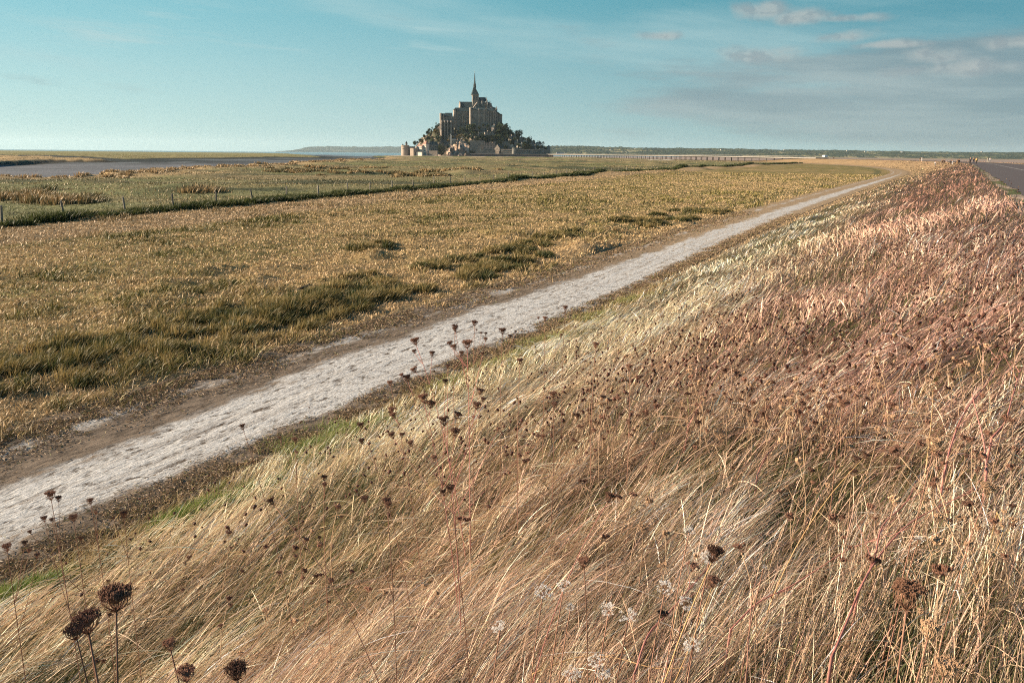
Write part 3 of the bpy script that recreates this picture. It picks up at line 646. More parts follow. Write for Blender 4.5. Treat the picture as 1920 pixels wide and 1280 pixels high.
# ------------------------------------------------------------------ the tidal island
YM = 1560.0
def mp(px, py, dy=0.0):
    p = aty(px, py, YM); return Vector((p[0], YM + dy, p[2]))
def mx_(px): return mp(px, 288)[0]
def mz_(px, py): return mp(px, py)[2]
SIL = [(758, 291), (768, 287), (778, 273), (790, 263), (800, 253), (810, 243), (822, 236), (830, 236), (850, 240), (870, 236), (900, 233), (935, 232), (950, 240), (960, 247), (972, 252), (984, 259), (996, 266), (1008, 273), (1020, 280), (1030, 291)]
def island():
    px = np.linspace(756, 1034, 190); X = np.array([mx_(p) for p in px])
    T = np.interp(px, [s[0] for s in SIL], [s[1] for s in SIL]); H = np.array([mz_(a, b) for a, b in zip(px, T)]) ; H = np.maximum(H, 0)
    ys = np.linspace(-1.15, 1.15, 90); XX, TT = np.meshgrid(X, ys); HH = np.broadcast_to(H, XX.shape)
    W = 92 * np.sqrt(np.clip(1 - ((XX - ISL[0]) / 142) ** 2, 0.02, 1)); YY = YM + 10 + TT * W
    sh = np.clip(1 - np.abs(TT) ** 1.35, 0, 1)
    Z = HH * sh
    rg = np.abs(fbm(XX / 16, YY / 16, 5) - .5) * 2; rg2 = fbm(XX / 6 + 9, YY / 9, 4)
    Z = Z + (rg * 16 - 5 + (rg2 - .5) * 9) * np.clip(Z / 22, 0, 1) * sstep(1.1, .5, np.abs(TT) + 0 * Z)
    # crag under the chapel spur
    sx, sy = mx_(863), YM - 66
    d = np.hypot((XX - sx) / 21, (YY - sy) / 26); cr_ = np.abs(fbm((XX + (YY - sy) * .6) / 5.5, (YY - XX) / 14, 4) - .5) * 4; Z = np.maximum(Z, (27 * np.clip(1 - d, 0, 1) ** .75) * (.45 + .8 * np.clip(cr_, 0, 1)))
    Z = np.maximum(Z, -1) - .5 * (Z < .3)
    veg = sstep(.44, .56, fbm(XX / 13 + 2, YY / 13 + 5, 4)); veg = np.clip(veg + .5 * (XX > mx_(900)), 0, 1) * (d > 1)
    rk = mixc(np.broadcast_to(C3(.17, .13, .105), XX.shape + (3,)), C3(.45, .36, .28), sstep(.4, .62, rg2)); rk = mixc(rk, C3(.50, .37, .28), (d < 1) * sstep(.3, .55, rg2) * .9)
    c = mixc(rk, C3(.035, .045, .022), veg * .9)
    ny, nx = XX.shape; i = np.arange(ny - 1)[:, None] * nx + np.arange(nx - 1)[None]; q = np.stack([i, i + 1, i + nx + 1, i + nx], -1).reshape(-1, 4)
    tag(npmesh("rock_island", np.stack([XX, YY, Z], -1).reshape(-1, 3), q.ravel(), np.full(len(q), 4), M['ground'], col=c.reshape(-1, 3)), kind="structure")
    return X, ys, W, YY, Z
IX, IYS, IW, IYY, IZ = island()
def iz(x, y):
    j = int(np.clip(np.searchsorted(IX, x), 1, len(IX) - 2)); k = int(np.argmin(np.abs(IYY[:, j] - y))); return float(IZ[k, j])

def pxbox(m, x0, x1, yt, yb, d0, d1, rz=0, piv=None):      # a block given by its picture extent and depth range
    m.box(mx_(x0), mx_(x1), YM + d0, YM + d1, mz_((x0 + x1) / 2, yb), mz_((x0 + x1) / 2, yt), rz, piv)
def windows(par, xs, zt, zb, yface, w, name="window", mat='window', arch=False):
    for x in xs:
        m = MB(); X = mx_(x); Z0, Z1 = mz_(x, zb), mz_(x, zt)
        if arch:
            n = 5; ring = [(X - w / 2, Z0), (X + w / 2, Z0)] + [(X + w / 2 * math.cos(PI * i / n), Z1 - w / 2 + w / 2 * math.sin(PI * i / n)) for i in range(n + 1)]
            vs = [(a, yface - .06, b) for a, b in ring] + [(a, yface + .2, b) for a, b in ring]; k = len(ring)
            m.add(vs, [tuple(range(k)), tuple(range(2 * k - 1, k - 1, -1))] + [(i, i + k, (i + 1) % k + k, (i + 1) % k) for i in range(k)])
        else: m.box(X - w / 2, X + w / 2, yface - .06, yface + .2, Z0, Z1)
        m.build(name, M[mat], par)
def abbey():
    T = empty("abbey", (mx_(888), YM, mz_(888, 236)), label="great stone abbey with a needle spire crowning the rocky island", cat="abbey")
    off = Vector(T.location)
    def B(m, name, mat, par=None):
        fd = min(q[1] for q in m.v)      # the whole abbey stands slightly askew, its west faces turned to the viewer
        m.v = [(a - (b - fd) * .22 - off.x, b - off.y, c - off.z) for a, b, c in m.v]; return m.build(name, M[mat] if isinstance(mat, str) else mat, par or T)
    def W(par, xs, zt, zb, yf, w, arch=False):
        k = len(par.children); windows(par, xs, zt, zb, yf, w, arch=arch)
        for c in list(par.children)[k:]:
            for v in c.data.vertices: v.co -= off
    # crossing tower and spire
    m = MB(); pxbox(m, 887, 898, 178.5, 206, -6, 5); t = B(m, "tower", 'abbey')
    m = MB(); pxbox(m, 886.6, 898.4, 178.0, 179.6, -6.8, 5.8); pxbox(m, 886.7, 898.2, 188.6, 189.5, -6.5, 5.5)
    for x in (886.9, 891.4, 897.3): pxbox(m, x, x + .8, 178.2, 190, -6.6, -5.9)
    B(m, "tower_trim", 'abbey2', t)
    W(t, (889.2, 890.7), 182.0, 187.6, YM - 6.0, 1.1, True); W(t, (893.4, 895.0), 182.0, 187.6, YM - 6.0, 1.1, True)
    m = MB(); X0, X1 = mx_(885.6), mx_(898.6); zb, zt = mz_(891, 178.2), mz_(891, 164); cx = mx_(890.9); a = 1.6
    m.add([(X0, YM - 7, zb), (X1, YM - 7, zb), (X1, YM + 7.6, zb), (X0, YM + 7.6, zb), (cx - a, YM - a, zt), (cx + a, YM - a, zt), (cx + a, YM + a, zt), (cx - a, YM + a, zt)], [(3, 2, 1, 0), (0, 1, 5, 4), (1, 2, 6, 5), (2, 3, 7, 6), (3, 0, 4, 7), (4, 5, 6, 7)]); B(m, "tower_roof", 'slate')
    z = lambda y: mz_(891, y)
    m = MB(); m.lathe(cx, YM, [(1.9, z(166)), (2.9, z(163.8)), (2.9, z(163.0)), (2.0, z(162.4)), (1.9, z(159.5)), (2.5, z(159)), (2.3, z(158)), (1.6, z(157.2)), (1.5, z(154.5)), (1.8, z(154)), (1.25, z(153)), (.45, z(138))], 8)
    for i in range(8):
        A = 2 * PI * i / 8
        m.tube([(cx + 2.3 * math.cos(A), YM + 2.3 * math.sin(A), z(163.6)), (cx + 2.1 * math.cos(A), YM + 2.1 * math.sin(A), z(159.8)), (cx + 1.6 * math.cos(A), YM + 1.6 * math.sin(A), z(156.5))], [.4, .3, .05], 4)
    s = B(m, "spire", 'slate')
    m = MB(); m.tube([(cx, YM, z(138.2)), (cx, YM, z(136.2))], .16, 5); m.blob((cx, YM, z(135.6)), .5); m.tube([(cx - .1, YM, z(135.4)), (cx - 1.0, YM, z(134.2))], [.25, .05], 4); M['gilt'] = stone("gilded_statue", (.5, .36, .1), (.6, .45, .15), 2, rough=.35, bump=0); B(m, "statue", 'gilt', s)
    # nave
    m = MB(); pxbox(m, 864, 887, 200.5, 214, -6, 8); n = B(m, "nave_wall", 'abbey')
    m = MB(); m.gable(mx_(865), mx_(887), YM - 7, YM + 9, mz_(873, 201.5), mz_(873, 191)); B(m, "nave_roof", 'slate')
    m = MB(); X = mx_(863.6); m.add([(X, YM - 7.6, mz_(861, 213)), (X, YM + 9.6, mz_(861, 213)), (X, YM + 9.6, mz_(861, 199)), (X, YM + 1, mz_(861, 189.8)), (X, YM - 7.6, mz_(861, 199))] + [(X + 1.6, YM - 7.6, mz_(861, 213)), (X + 1.6, YM + 9.6, mz_(861, 213)), (X + 1.6, YM + 9.6, mz_(861, 199)), (X + 1.6, YM + 1, mz_(861, 189.8)), (X + 1.6, YM - 7.6, mz_(861, 199))],
        [(4, 3, 2, 1, 0), (5, 6, 7, 8, 9)] + [(i, (i + 1) % 5, (i + 1) % 5 + 5, i + 5) for i in range(5)]); B(m, "nave_gable", 'abbey2')
    W(n, (866, 870, 874, 878, 882), 202.2, 205, YM - 6, 1.2, True)
    # aisle and terrace block
    m = MB(); pxbox(m, 855, 886, 209, 245, -16, 2); a_ = B(m, "terrace_wall", 'abbey')
    m = MB(); m.gable(mx_(854), mx_(885), YM - 17, YM - 5, mz_(870, 209.5), mz_(870, 202.8), hip=2); B(m, "aisle_roof", 'slate')
    W(a_, (857.5, 860.5, 865, 869, 878, 881), 213, 216.5, YM - 16, 1.2, True); W(a_, (870.5,), 218.5, 222.5, YM - 16, 2.6, True); W(a_, (861, 876.5), 220, 222.5, YM - 16, 1.3)
    m = MB()
    for x in (863.5, 868, 874.5, 883.5): pxbox(m, x, x + 1.4, 212, 244, -18, -15.5)
    B(m, "buttress", 'abbey')
    m = MB(); pxbox(m, 853.2, 856.5, 206.5, 240, -17.5, -4); b = B(m, "corner_tower", 'abbey2')
    m = MB(); m.gable(mx_(852.9), mx_(856.8), YM - 18, YM - 3.5, mz_(853, 206.8), mz_(853, 204.6), 'y'); B(m, "corner_roof", 'slate', b)
    # western lodgings
    m = MB(); pxbox(m, 829.5, 853, 219.5, 254, -22, -8); w = B(m, "west_lodging", 'abbey')
    m = MB(); m.gable(mx_(831), mx_(841), YM - 23, YM - 8, mz_(834, 220), mz_(834, 213.6)); m.gable(mx_(838.6), mx_(851), YM - 22.6, YM - 7, mz_(845, 220), mz_(845, 212.6)); B(m, "lodging_roof", 'slate', w)
    m = MB(); pxbox(m, 828.6, 831, 213.3, 262, -24, -13); pxbox(m, 833.5, 835.5, 216, 230, -23.4, -21); B(m, "west_pier", 'abbey2', w)
    for x0 in (830.5, 836, 841.5, 847.5):
        m = MB(); pxbox(m, x0, x0 + 1.7, 230, 262, -29, -20); X = mx_(x0); m.gable(X, X + 1.73, YM - 29, YM - 20, mz_(x0, 230), mz_(x0, 226.5), 'x'); B(m, "buttress", 'abbey2')
    m = MB(); pxbox(m, 829.2, 851, 227.2, 229.2, -24, -21.8); B(m, "string_course", 'abbey2', w)
    W(w, (832.2, 838.5, 844.2), 232, 243, YM - 22, 2.8, True); W(w, (833, 838, 842.5, 847), 222, 225, YM - 22, 1.2); W(w, (832.2, 838.5, 844.2), 246, 258, YM - 22, 2.8, True)
    # south hall, the large plain wall
    m = MB(); pxbox(m, 885, 915, 207.2, 246, -34, -22); h = B(m, "south_hall", 'abbey')
    m = MB(); m.gable(mx_(884), mx_(914.5), YM - 34.6, YM - 15, mz_(899, 208), mz_(899, 203.8), hip=3); B(m, "hall_roof", 'slate', h)
    m = MB(); pxbox(m, 884, 886, 203.6, 240, -36, -24); pxbox(m, 898.5, 900.8, 205.5, 240, -35.6, -33.6); pxbox(m, 908, 910, 208, 240, -35.6, -33.6); B(m, "hall_pier", 'abbey2', h)
    W(h, (903.2, 905.2, 907), 213.5, 216, YM - 34, 1.0, True); W(h, (888, 892, 896, 904, 906.5), 221, 223.5, YM - 34, 1.1, True); W(h, (889, 894, 903, 906), 229, 231, YM - 34, 1.0); W(h, (887, 890, 893.5, 896.5), 212.5, 215, YM - 34, .9)
    m = MB(); pxbox(m, 914.5, 929, 209, 246, -31, -20); pxbox(m, 928.5, 934.5, 211.5, 244, -27, 2); e = B(m, "east_hall", 'abbey')
    m = MB(); m.gable(mx_(914), mx_(929), YM - 31.6, YM - 14, mz_(921, 209.6), mz_(921, 204.0), hip=3); B(m, "east_hall_roof", 'slate', e)
    m = MB()
    for x in (916.5, 920.5, 925, 928.4): pxbox(m, x, x + 1.3, 210, 243, -33, -30.6)
    B(m, "hall_pier", 'abbey2', e)
    W(e, (918.8, 923, 927), 213, 218, YM - 31, 1.1, True); W(e, (918.8, 923, 927), 222, 226, YM - 31, 1.1, True)
    m = MB(); pxbox(m, 934, 941.6, 215, 244, -24, 8); x = B(m, "bastion", 'abbey')
    m = MB(); X0, X1 = mx_(933.5), mx_(942); m.add([(X0, YM - 25, mz_(934, 211)), (X1, YM - 25, mz_(941, 218)), (X1, YM + 9, mz_(941, 218)), (X0, YM + 9, mz_(934, 211)), (X0, YM - 25, mz_(934, 215.2)), (X1, YM - 25, mz_(941, 218.6)), (X1, YM + 9, mz_(941, 218.6)), (X0, YM + 9, mz_(934, 215.2))], [(0, 1, 2, 3), (4, 7, 6, 5), (0, 4, 5, 1), (1, 5, 6, 2), (2, 6, 7, 3), (3, 7, 4, 0)]); B(m, "bastion_roof", 'slate', x)
    # transept
    m = MB(); X0, Xm, X1 = mx_(889), mx_(896), mx_(903.5); zz = lambda y: mz_(896, y)
    for yy in (-14.,):
        m.add([(X0, YM + yy, zz(208)), (X1, YM + yy, zz(208)), (X1, YM + yy, zz(203)), (Xm, YM + yy, zz(193)), (X0, YM + yy, zz(203)), (X0, YM - 3, zz(208)), (X1, YM - 3, zz(208)), (X1, YM - 3, zz(203)), (Xm, YM - 3, zz(193)), (X0, YM - 3, zz(203))], [(0, 1, 2, 3, 4), (9, 8, 7, 6, 5)] + [((i + 1) % 5, i, i + 5, (i + 1) % 5 + 5) for i in range(5)])
    tr = B(m, "transept", 'abbey')
    m = MB()
    for s in (-1, 1):
        e0 = (Xm + s * (X1 - Xm + .6)); m.add([(Xm, YM - 14.6, zz(192.2)), (e0, YM - 14.6, zz(203.4)), (e0, YM - 3, zz(203.4)), (Xm, YM - 3, zz(192.2)), (Xm, YM - 14.6, zz(193.2)), (e0, YM - 14.6, zz(204.4)), (e0, YM - 3, zz(204.4)), (Xm, YM - 3, zz(193.2))], [(0, 1, 2, 3), (7, 6, 5, 4), (0, 4, 5, 1), (1, 5, 6, 2), (3, 2, 6, 7)])
    B(m, "transept_roof", 'abbey2', tr); W(tr, (893.2, 896, 898.8), 198.5, 203.5, YM - 14, 1.2, True)
    # choir: tall apse with roof, pinnacles and flying buttresses
    m = MB(); pxbox(m, 897, 911, 190, 210, -7, 8); pxbox(m, 910, 922, 195, 210, -9, 10); pxbox(m, 921, 930, 203, 212, -12, 12); c = B(m, "choir_wall", 'abbey')
    m = MB(); m.gable(mx_(897), mx_(912), YM - 7.6, YM + 8.6, mz_(903, 190.4), mz_(903, 182.6), hip=0); m.gable(mx_(908), mx_(915), YM - 7.0, YM + 8, mz_(910, 190.3), mz_(910, 184.2), hip=4); B(m, "choir_roof", 'slate', c)
    m = MB(); m.gable(mx_(909.5), mx_(923), YM - 10, YM + 11, mz_(915, 195.4), mz_(915, 191.5), hip=4); m.gable(mx_(920.5), mx_(930.8), YM - 13, YM + 13, mz_(926, 203.4), mz_(926, 200.8), hip=4); B(m, "chapel_roof", 'slate', c)
    W(c, (899.6, 902.2, 907), 191.6, 199, YM - 7, 1.3, True); W(c, (912.5, 917), 197.5, 204, YM - 9, 1.2, True); W(c, (901.5, 910), 203.6, 206, YM - 7, 1.2, True)
    for i, (x, yt, d, wx) in enumerate(((904.6, 186.5, -13, 1.5), (908.2, 187.6, -13, 1.5), (912.8, 181.6, -9, 1.6), (914.6, 189, -15, 1.2), (917.2, 187.8, -8, 1.5), (919.4, 189.2, -15, 1.3), (921.4, 193, -4, 1.3), (923.6, 199.2, -14, 1.2), (927.2, 201.2, -10, 1.1))):
        m = MB(); X = mx_(x); zt = mz_(x, yt); zb = mz_(x, 209); sh = zt - (zt - zb) * .38
        m.box(X - wx * .85, X + wx * .85, YM + d - wx, YM + d + wx, zb, sh); m.lathe(X, YM + d, [(wx * .95, sh), (wx * .65, sh + (zt - sh) * .25), (.08, zt)], 5); B(m, "pinnacle", 'abbey', c)
        if i in (0, 1, 3, 5, 7):
            m = MB(); zs = mz_(x, yt + 8); m.add([(X - .4, YM + d, zs - 2), (X + .4, YM + d, zs - 2), (X + .4, YM - 6, zs + 4), (X - .4, YM - 6, zs + 4), (X - .4, YM + d, zs - .8), (X + .4, YM + d, zs - .8), (X + .4, YM - 6, zs + 5.2), (X - .4, YM - 6, zs + 5.2)], [(0, 3, 2, 1), (4, 5, 6, 7), (0, 1, 5, 4), (1, 2, 6, 5), (2, 3, 7, 6), (3, 0, 4, 7)]); B(m, "flying_buttress", 'abbey2', c)
    m = MB(); X = mx_(931.4); z = lambda y: mz_(931, y); m.lathe(X, YM - 20, [(1.5, z(218)), (1.5, z(207)), (1.9, z(206.8)), (1.1, z(204.5)), (.05, z(200.2))], 8); B(m, "turret", 'abbey')
    for x in (886, 893, 912, 921):
        m = MB(); pxbox(m, x, x + 1.1, 201.8, 206, -22, -20.4); B(m, "chimney", 'abbey2')
abbey()

def house(name, x0, x1, yr, ye, yb, d0, dep, wall, roof, label, rz=0, axis='x', win=None, group=None, cat="house", chim=None, hip=0.0, dorm=0):
    X0, X1 = mx_(x0), mx_(x1); cx = (X0 + X1) / 2; w = X1 - X0; xm = (x0 + x1) / 2; zb = mz_(xm, yb); ze = mz_(xm, ye) - zb; zr = mz_(xm, yr) - zb
    T = empty(name, (cx, YM + d0 + dep / 2, zb), rz, label=label, cat=cat, group=group)
    m = MB(); m.box(-w / 2, w / 2, -dep / 2, dep / 2, -3, ze)
    if axis == 'y': m.gable(-w / 2, w / 2, -dep / 2, dep / 2, ze, zr - .35, 'y')
    wl = m.build("wall", M[wall], T)
    if zr > ze + .1:
        m = MB(); o_ = .35
        if axis == 'x': m.gable(-w / 2 - o_, w / 2 + o_, -dep / 2 - o_, dep / 2 + o_, ze, zr, 'x', hip)
        else:
            for s in (-1, 1): m.add([(0, -dep / 2 - o_, zr), (s * (w / 2 + o_), -dep / 2 - o_, ze - .2), (s * (w / 2 + o_), dep / 2 + o_, ze - .2), (0, dep / 2 + o_, zr), (0, -dep / 2 - o_, zr - .4), (s * (w / 2 + o_), -dep / 2 - o_, ze - .6), (s * (w / 2 + o_), dep / 2 + o_, ze - .6), (0, dep / 2 + o_, zr - .4)], [(0, 1, 2, 3), (7, 6, 5, 4), (0, 4, 5, 1), (1, 5, 6, 2), (3, 2, 6, 7)])
        rf = m.build("roof", M[roof], T)
        for c in (chim or ()):
            m = MB(); X = mx_(c) - cx; m.box(X - .9, X + .9, -.9, .9, ze, zr + 2.2); m.build("chimney", M[wall], rf)
        for i in range(dorm):
            m = MB(); X = -w / 2 + (i + .5) * w / dorm; m.box(X - .8, X + .8, -dep / 2 - .1, -dep / 4, ze + .3, ze + 2.3); m.gable(X - 1, X + 1, -dep / 2 - .3, -dep / 4, ze + 2.3, ze + 3.3, 'y'); m.build("dormer", M[wall], rf)
    if win:
        nc_, rows, ww, wh = win
        for j in range(rows):
            for i in range(nc_):
                X = -w / 2 + (i + .5) * w / nc_; Z = (j + .55) * ze / rows
                m = MB(); m.box(X - ww / 2, X + ww / 2, -dep / 2 - .07, -dep / 2 + .1, Z - wh / 2, Z + wh / 2); m.build("window", M['window'], wl)
    return T
M['sandst'] = stone('sandy_granite', (.30, .24, .19), (.44, .36, .29), .3, bump=.2)
Q = R(-38)   # facades turned toward the west
house("house", 793, 806, 272.6, 275.5, 289.8, -98, 9, 'plaster', 'rooftile', "long cream building with a low pinkish tiled roof, rows of small windows", Q, win=(5, 3, 1.3, 2.0))
house("house", 804.5, 813.5, 265.8, 271.5, 290, -100, 9, 'plaster', 'rooftile', "tall cream house with steep hipped roof, highest of the pale buildings", Q, win=(3, 4, 1.3, 1.9), hip=3.6, chim=(805.5,))
house("house", 812.5, 829.5, 266.8, 273, 284, -94, 12, 'abbey', 'slate', "grey house with a big dark slate roof behind the low pale wall", R(12), win=(5, 2, 1.1, 2.4), chim=(815,), hip=3)
def wallbox(name, x0, x1, yt, yb, d0, d1, mat, label, rz=0, cat="wall", par=True):
    m = MB(); X0, X1 = mx_(x0), mx_(x1); w = X1 - X0; z0 = mz_((x0 + x1) / 2, yb); z1 = mz_((x0 + x1) / 2, yt); dp = d1 - d0
    T = empty(name, ((X0 + X1) / 2, YM + (d0 + d1) / 2, z0), rz, label=label, cat=cat)
    m.box(-w / 2, w / 2, -dp / 2, dp / 2, -3, z1 - z0); m.build("wall", M[mat], T)
    m = MB(); m.box(-w / 2 - .25, w / 2 + .25, -dp / 2 - .25, dp / 2 + .25, z1 - z0, z1 - z0 + .5); m.build("coping", M[mat], T)
    return T
wallbox("stone_wall", 815.5, 830.5, 283, 290.8, -108, -104, 'sandst', "low pinkish stone wall standing in front of the slate-roofed house", R(-10))
wallbox("stone_wall", 784.5, 793, 279, 290.8, -108, -96, 'sandst', "square cream bastion wall between the round tower and the cream buildings", Q)
wallbox("stone_wall", 793, 806, 286, 291, -112, -108, 'plaster', "pale garden wall at the foot of the long cream building", Q)
wallbox("stone_wall", 776, 788, 276, 290, -92, -80, 'abbey', "dark curtain wall running behind the round tower", R(8))
def roundtower():
    X = mx_(772.5); zb = mz_(772, 290.5); T = empty("round_tower", (X, YM - 96, zb), label="squat round stone tower with small cone-roofed turrets at the left tip of the island", cat="tower")
    z = lambda y: mz_(772, y) - zb
    m = MB(); m.lathe(0, 0, [(7.6, -3), (7.0, z(282)), (6.8, z(276)), (7.4, z(275.2)), (7.4, z(273.4)), (6.6, z(273.4)), (6.6, z(274.6))], 24); wl = m.build("wall", M['sandst'], T, smooth=False)
    m = MB(); m.lathe(2.0, 2.0, [(1.9, z(276)), (1.9, z(270.5)), (2.3, z(270.2))], 10); t = m.build("turret", M['abbey2'], T)
    m = MB(); m.lathe(2.0, 2.0, [(2.5, z(270.4)), (.1, z(265.8))], 10); m.build("turret_roof", M['slate'], t)
    m = MB(); m.lathe(-4.4, 1.0, [(1.2, z(275)), (1.2, z(273.2)), (1.5, z(273)), (.1, z(270.6))], 8); m.build("turret", M['slate'], T)
    for a in (-120, -95, -70):
        m = MB(); c, s = math.cos(R(a)), math.sin(R(a)); m.blob((7.15 * c, 7.15 * s, z(279.5)), .5, (1, 1, 1.2), 6, 4, 0); m.build("gun_port", M['window'], wl)
roundtower()
M['pink'] = stone('pinkish_granite', (.26, .2, .17), (.42, .33, .28), .3, bump=.2)
# the block with dormers, and its gabled neighbour
house("house", 910.3, 931, 269.2, 271.8, 284, -92, 10, 'pink', 'slate', "broad pinkish-grey block with three rows of windows, dormers and chimneys", R(-3), win=(8, 3, 1.35, 2.3), chim=(911.2, 922, 930), dorm=7)
house("house", 931.5, 941, 271.2, 277.5, 288.5, -96, 12, 'abbey2', 'slate', "narrow gabled gatehouse standing just right of the broad windowed block", R(-24), axis='y', win=(1, 2, 1.2, 1.8))
wallbox("stone_wall", 896, 931, 282, 288.5, -100, -96, 'abbey', "dark low rampart under the broad windowed block", R(-2))
wallbox("stone_wall", 886, 910, 265.5, 280, -86, -80, 'abbey', "tall dark retaining wall left of the broad windowed block")
def rampart():
    P = [(941, -98), (965, -102), (990, -96), (1012, -78), (1024, -52)]
    T = empty("rampart_wall", (mx_(980), YM - 98, mz_(980, 289)), label="long dark town rampart along the right foot of the island", cat="wall"); off = T.location
    for nm_, t0, t1, th, mat in (("wall", 291.5, 282.0, 2.2, 'abbey'), ("parapet", 282.0, 280.6, 2.8, 'abbey2'), ("string_course", 285.2, 284.7, 2.7, 'abbey2')):
        m = MB()
        for (a, da), (b, db) in zip(P[:-1], P[1:]):
            A = Vector((mx_(a), YM + da, 0)); Bq = Vector((mx_(b), YM + db, 0)); d = (Bq - A).normalized(); nn = Vector((d.y, -d.x, 0)) * th; z0, z1 = mz_(980, t0), mz_(980, t1)
            vs = [A + nn, Bq + nn, Bq - nn, A - nn]; m.add([(p.x - off.x, p.y - off.y, z - off.z) for z in (z0, z1) for p in vs], [(0, 3, 2, 1), (4, 5, 6, 7), (0, 1, 5, 4), (1, 2, 6, 5), (2, 3, 7, 6), (3, 0, 4, 7)])
        m.build(nm_, M[mat], T)
    m = MB()
    for px_, r_, d in ((965, 4.5, -104), (1012, 4.5, -80)):
        m.lathe(mx_(px_) - off.x, YM + d - off.y, [(r_ + .5, -2), (r_, mz_(980, 280) - off.z), (r_ + .5, mz_(980, 279.6) - off.z), (r_ + .5, mz_(980, 278.4) - off.z)], 14)
    m.build("bastion", M['abbey'], T)
rampart()
T = empty("round_tower", (mx_(1026.5), YM - 50, mz_(1026, 290)), label="small dark round corner tower at the right tip of the island", cat="tower")
m = MB(); m.lathe(0, 0, [(3.4, -2), (3.0, 13), (3.4, 13.3), (3.4, 14.8)], 14); m.build("wall", M['abbey'], T); m = MB(); m.lathe(0, 0, [(3.0, 14.8), (.8, 16.4), (.1, 17.2)], 14); m.build("roof", M['slate'], T)
m = MB(); T = empty("chapel", (mx_(851), YM - 70, mz_(851, 268)), label="slim pale chapel tower perched on the spur above the rocks", cat="chapel")
m.box(-1.5, 1.5, -1.5, 1.5, -3, 13); m.build("tower", M['plaster'], T); m = MB(); m.lathe(0, 0, [(1.7, 13), (.1, 15.5)], 4); m.build("roof", M['slate'], T); m = MB(); m.box(1.5, 9, -3, 3, -3, 4.5); m.gable(1.4, 9.2, -3.2, 3.2, 4.5, 7, 'x'); m.build("nave", M['abbey'], T)
# village houses climbing the right slope
V1 = "grey slate-roofed village house half hidden by trees on the right slope of the island"
VH = [(898, 251, 253, 258, -58, 7, 'abbey'), (905, 247, 249.5, 254, -52, 10, 'abbey'), (914, 248, 250, 256, -56, 9, 'abbey2'), (924, 247, 249, 255, -54, 7, 'abbey'), (926.5, 236.5, 240, 246, -50, 5, 'abbey2'), (946, 262, 266, 272, -70, 7, 'abbey'),
      (953, 266, 269, 276, -76, 8, 'abbey'), (958, 256, 259, 268, -60, 6, 'abbey2'), (965, 252, 256, 266, -52, 6, 'abbey'), (968, 265, 268, 277, -74, 7, 'abbey'), (976, 258, 261, 270, -56, 6, 'abbey'), (976, 270, 272.5, 280, -82, 8, 'abbey'), (984, 264, 267, 276, -66, 6, 'abbey'),
      (990, 272, 274.5, 281, -76, 8, 'abbey'), (996, 267, 270, 277, -56, 6, 'abbey2'), (1000, 274, 276, 282, -72, 7, 'abbey'), (1015, 276, 278.5, 283, -50, 6, 'abbey'), (960, 274, 276.5, 282, -88, 8, 'abbey'), (945, 275, 277.5, 283, -90, 7, 'abbey')]
vg_ = [house("village_house", x - w / 2, x + w / 2, a, b, c, d, 8, wl, 'slate', V1, R(random.uniform(-35, 25)), axis=random.choice('xy'), win=(2, 2, 1.0, 1.5), group="village houses on the right slope of the island", chim=(x + w / 4,)) for x, a, b, c, d, w, wl in VH]
house("house", 1003, 1012, 267.5, 270.5, 275, -50, 8, 'plaster', 'slate', "long pale cream house catching the sun high near the right end of the village", R(-30), win=(5, 1, 1, 1.4))
house("house", 997.5, 1005, 275.5, 277.5, 281, -70, 8, 'plaster', 'slate', "small pale cream house low down near the right end of the village", R(-30), win=(3, 1, 1, 1.4))
house("house", 959.5, 962.5, 272, 274.5, 279, -84, 5, 'plaster', 'slate', "tiny white house in the middle of the village just above the rampart", R(-30), win=(2, 1, .8, 1.3))
house("house", 969, 972, 271.5, 274, 278, -80, 5, 'plaster', 'slate', "tiny white gabled house in the village, right of the other one", R(-30), axis='y', win=(1, 1, .8, 1.3))

# trees on the island
def crown(nleaf, seed, rad=4.2, h=6.5):
    g = np.random.default_rng(seed); lob = g.normal(size=(7, 3)) * np.array([rad * .45, rad * .45, h * .22]); lob[:, 2] += h * .62; lr = g.uniform(.35, .6, 7) * rad
    k = g.integers(0, 7, nleaf); d = g.normal(size=(nleaf, 3)); d /= np.linalg.norm(d, axis=1)[:, None]; p = lob[k] + d * (lr[k] * g.uniform(.7, 1.08, nleaf))[:, None]
    a = g.normal(size=(nleaf, 3)); a /= np.linalg.norm(a, axis=1)[:, None]; b = np.cross(d, a); b /= np.linalg.norm(b, axis=1)[:, None] + 1e-9; s = g.uniform(.5, 1.0, nleaf)[:, None] * rad * .17
    V = np.stack([p - a * s, p - b * s * .8, p + a * s, p + b * s * .8], 1).reshape(-1, 3); return V
def treeproto(seed, leaf, rad, h):
    T = empty("tree"); m = MB(); m.tube([(0, 0, -1.5), (.1, .1, h * .35), (0, .2, h * .7)], [.45, .33, .12], 6)
    for i in range(4): a = 2 * PI * i / 4 + seed; m.tube([(.1, .1, h * .3), (rad * .4 * math.cos(a), rad * .4 * math.sin(a), h * .6)], [.2, .07], 4)
    m.build("trunk", M['bark'], T); V = crown(420, seed, rad, h); npmesh("crown", V, np.arange(len(V)), np.full(len(V) // 4, 4), M[leaf], T); return T
PR = [treeproto(1, 'leaf', 4.4, 8), treeproto(2, 'leaf', 3.6, 9), treeproto(3, 'leafb', 4.2, 7.5), treeproto(4, 'leaf', 5.4, 9), treeproto(5, 'leafb', 3.4, 8)]
used = [False] * len(PR)
def tree(px, pyb, d, kind, s=1.0, label=None, group=None):
    T = PR[kind] if not used[kind] else copy_tree(PR[kind]); used[kind] = True
    X = mx_(px); T.location = (X, YM + d, mz_(px, pyb)); T.rotation_euler[2] = random.random() * 6; T.scale = (s, s, s * random.uniform(.85, 1.15)); tag(T, label, "tree", group); return T
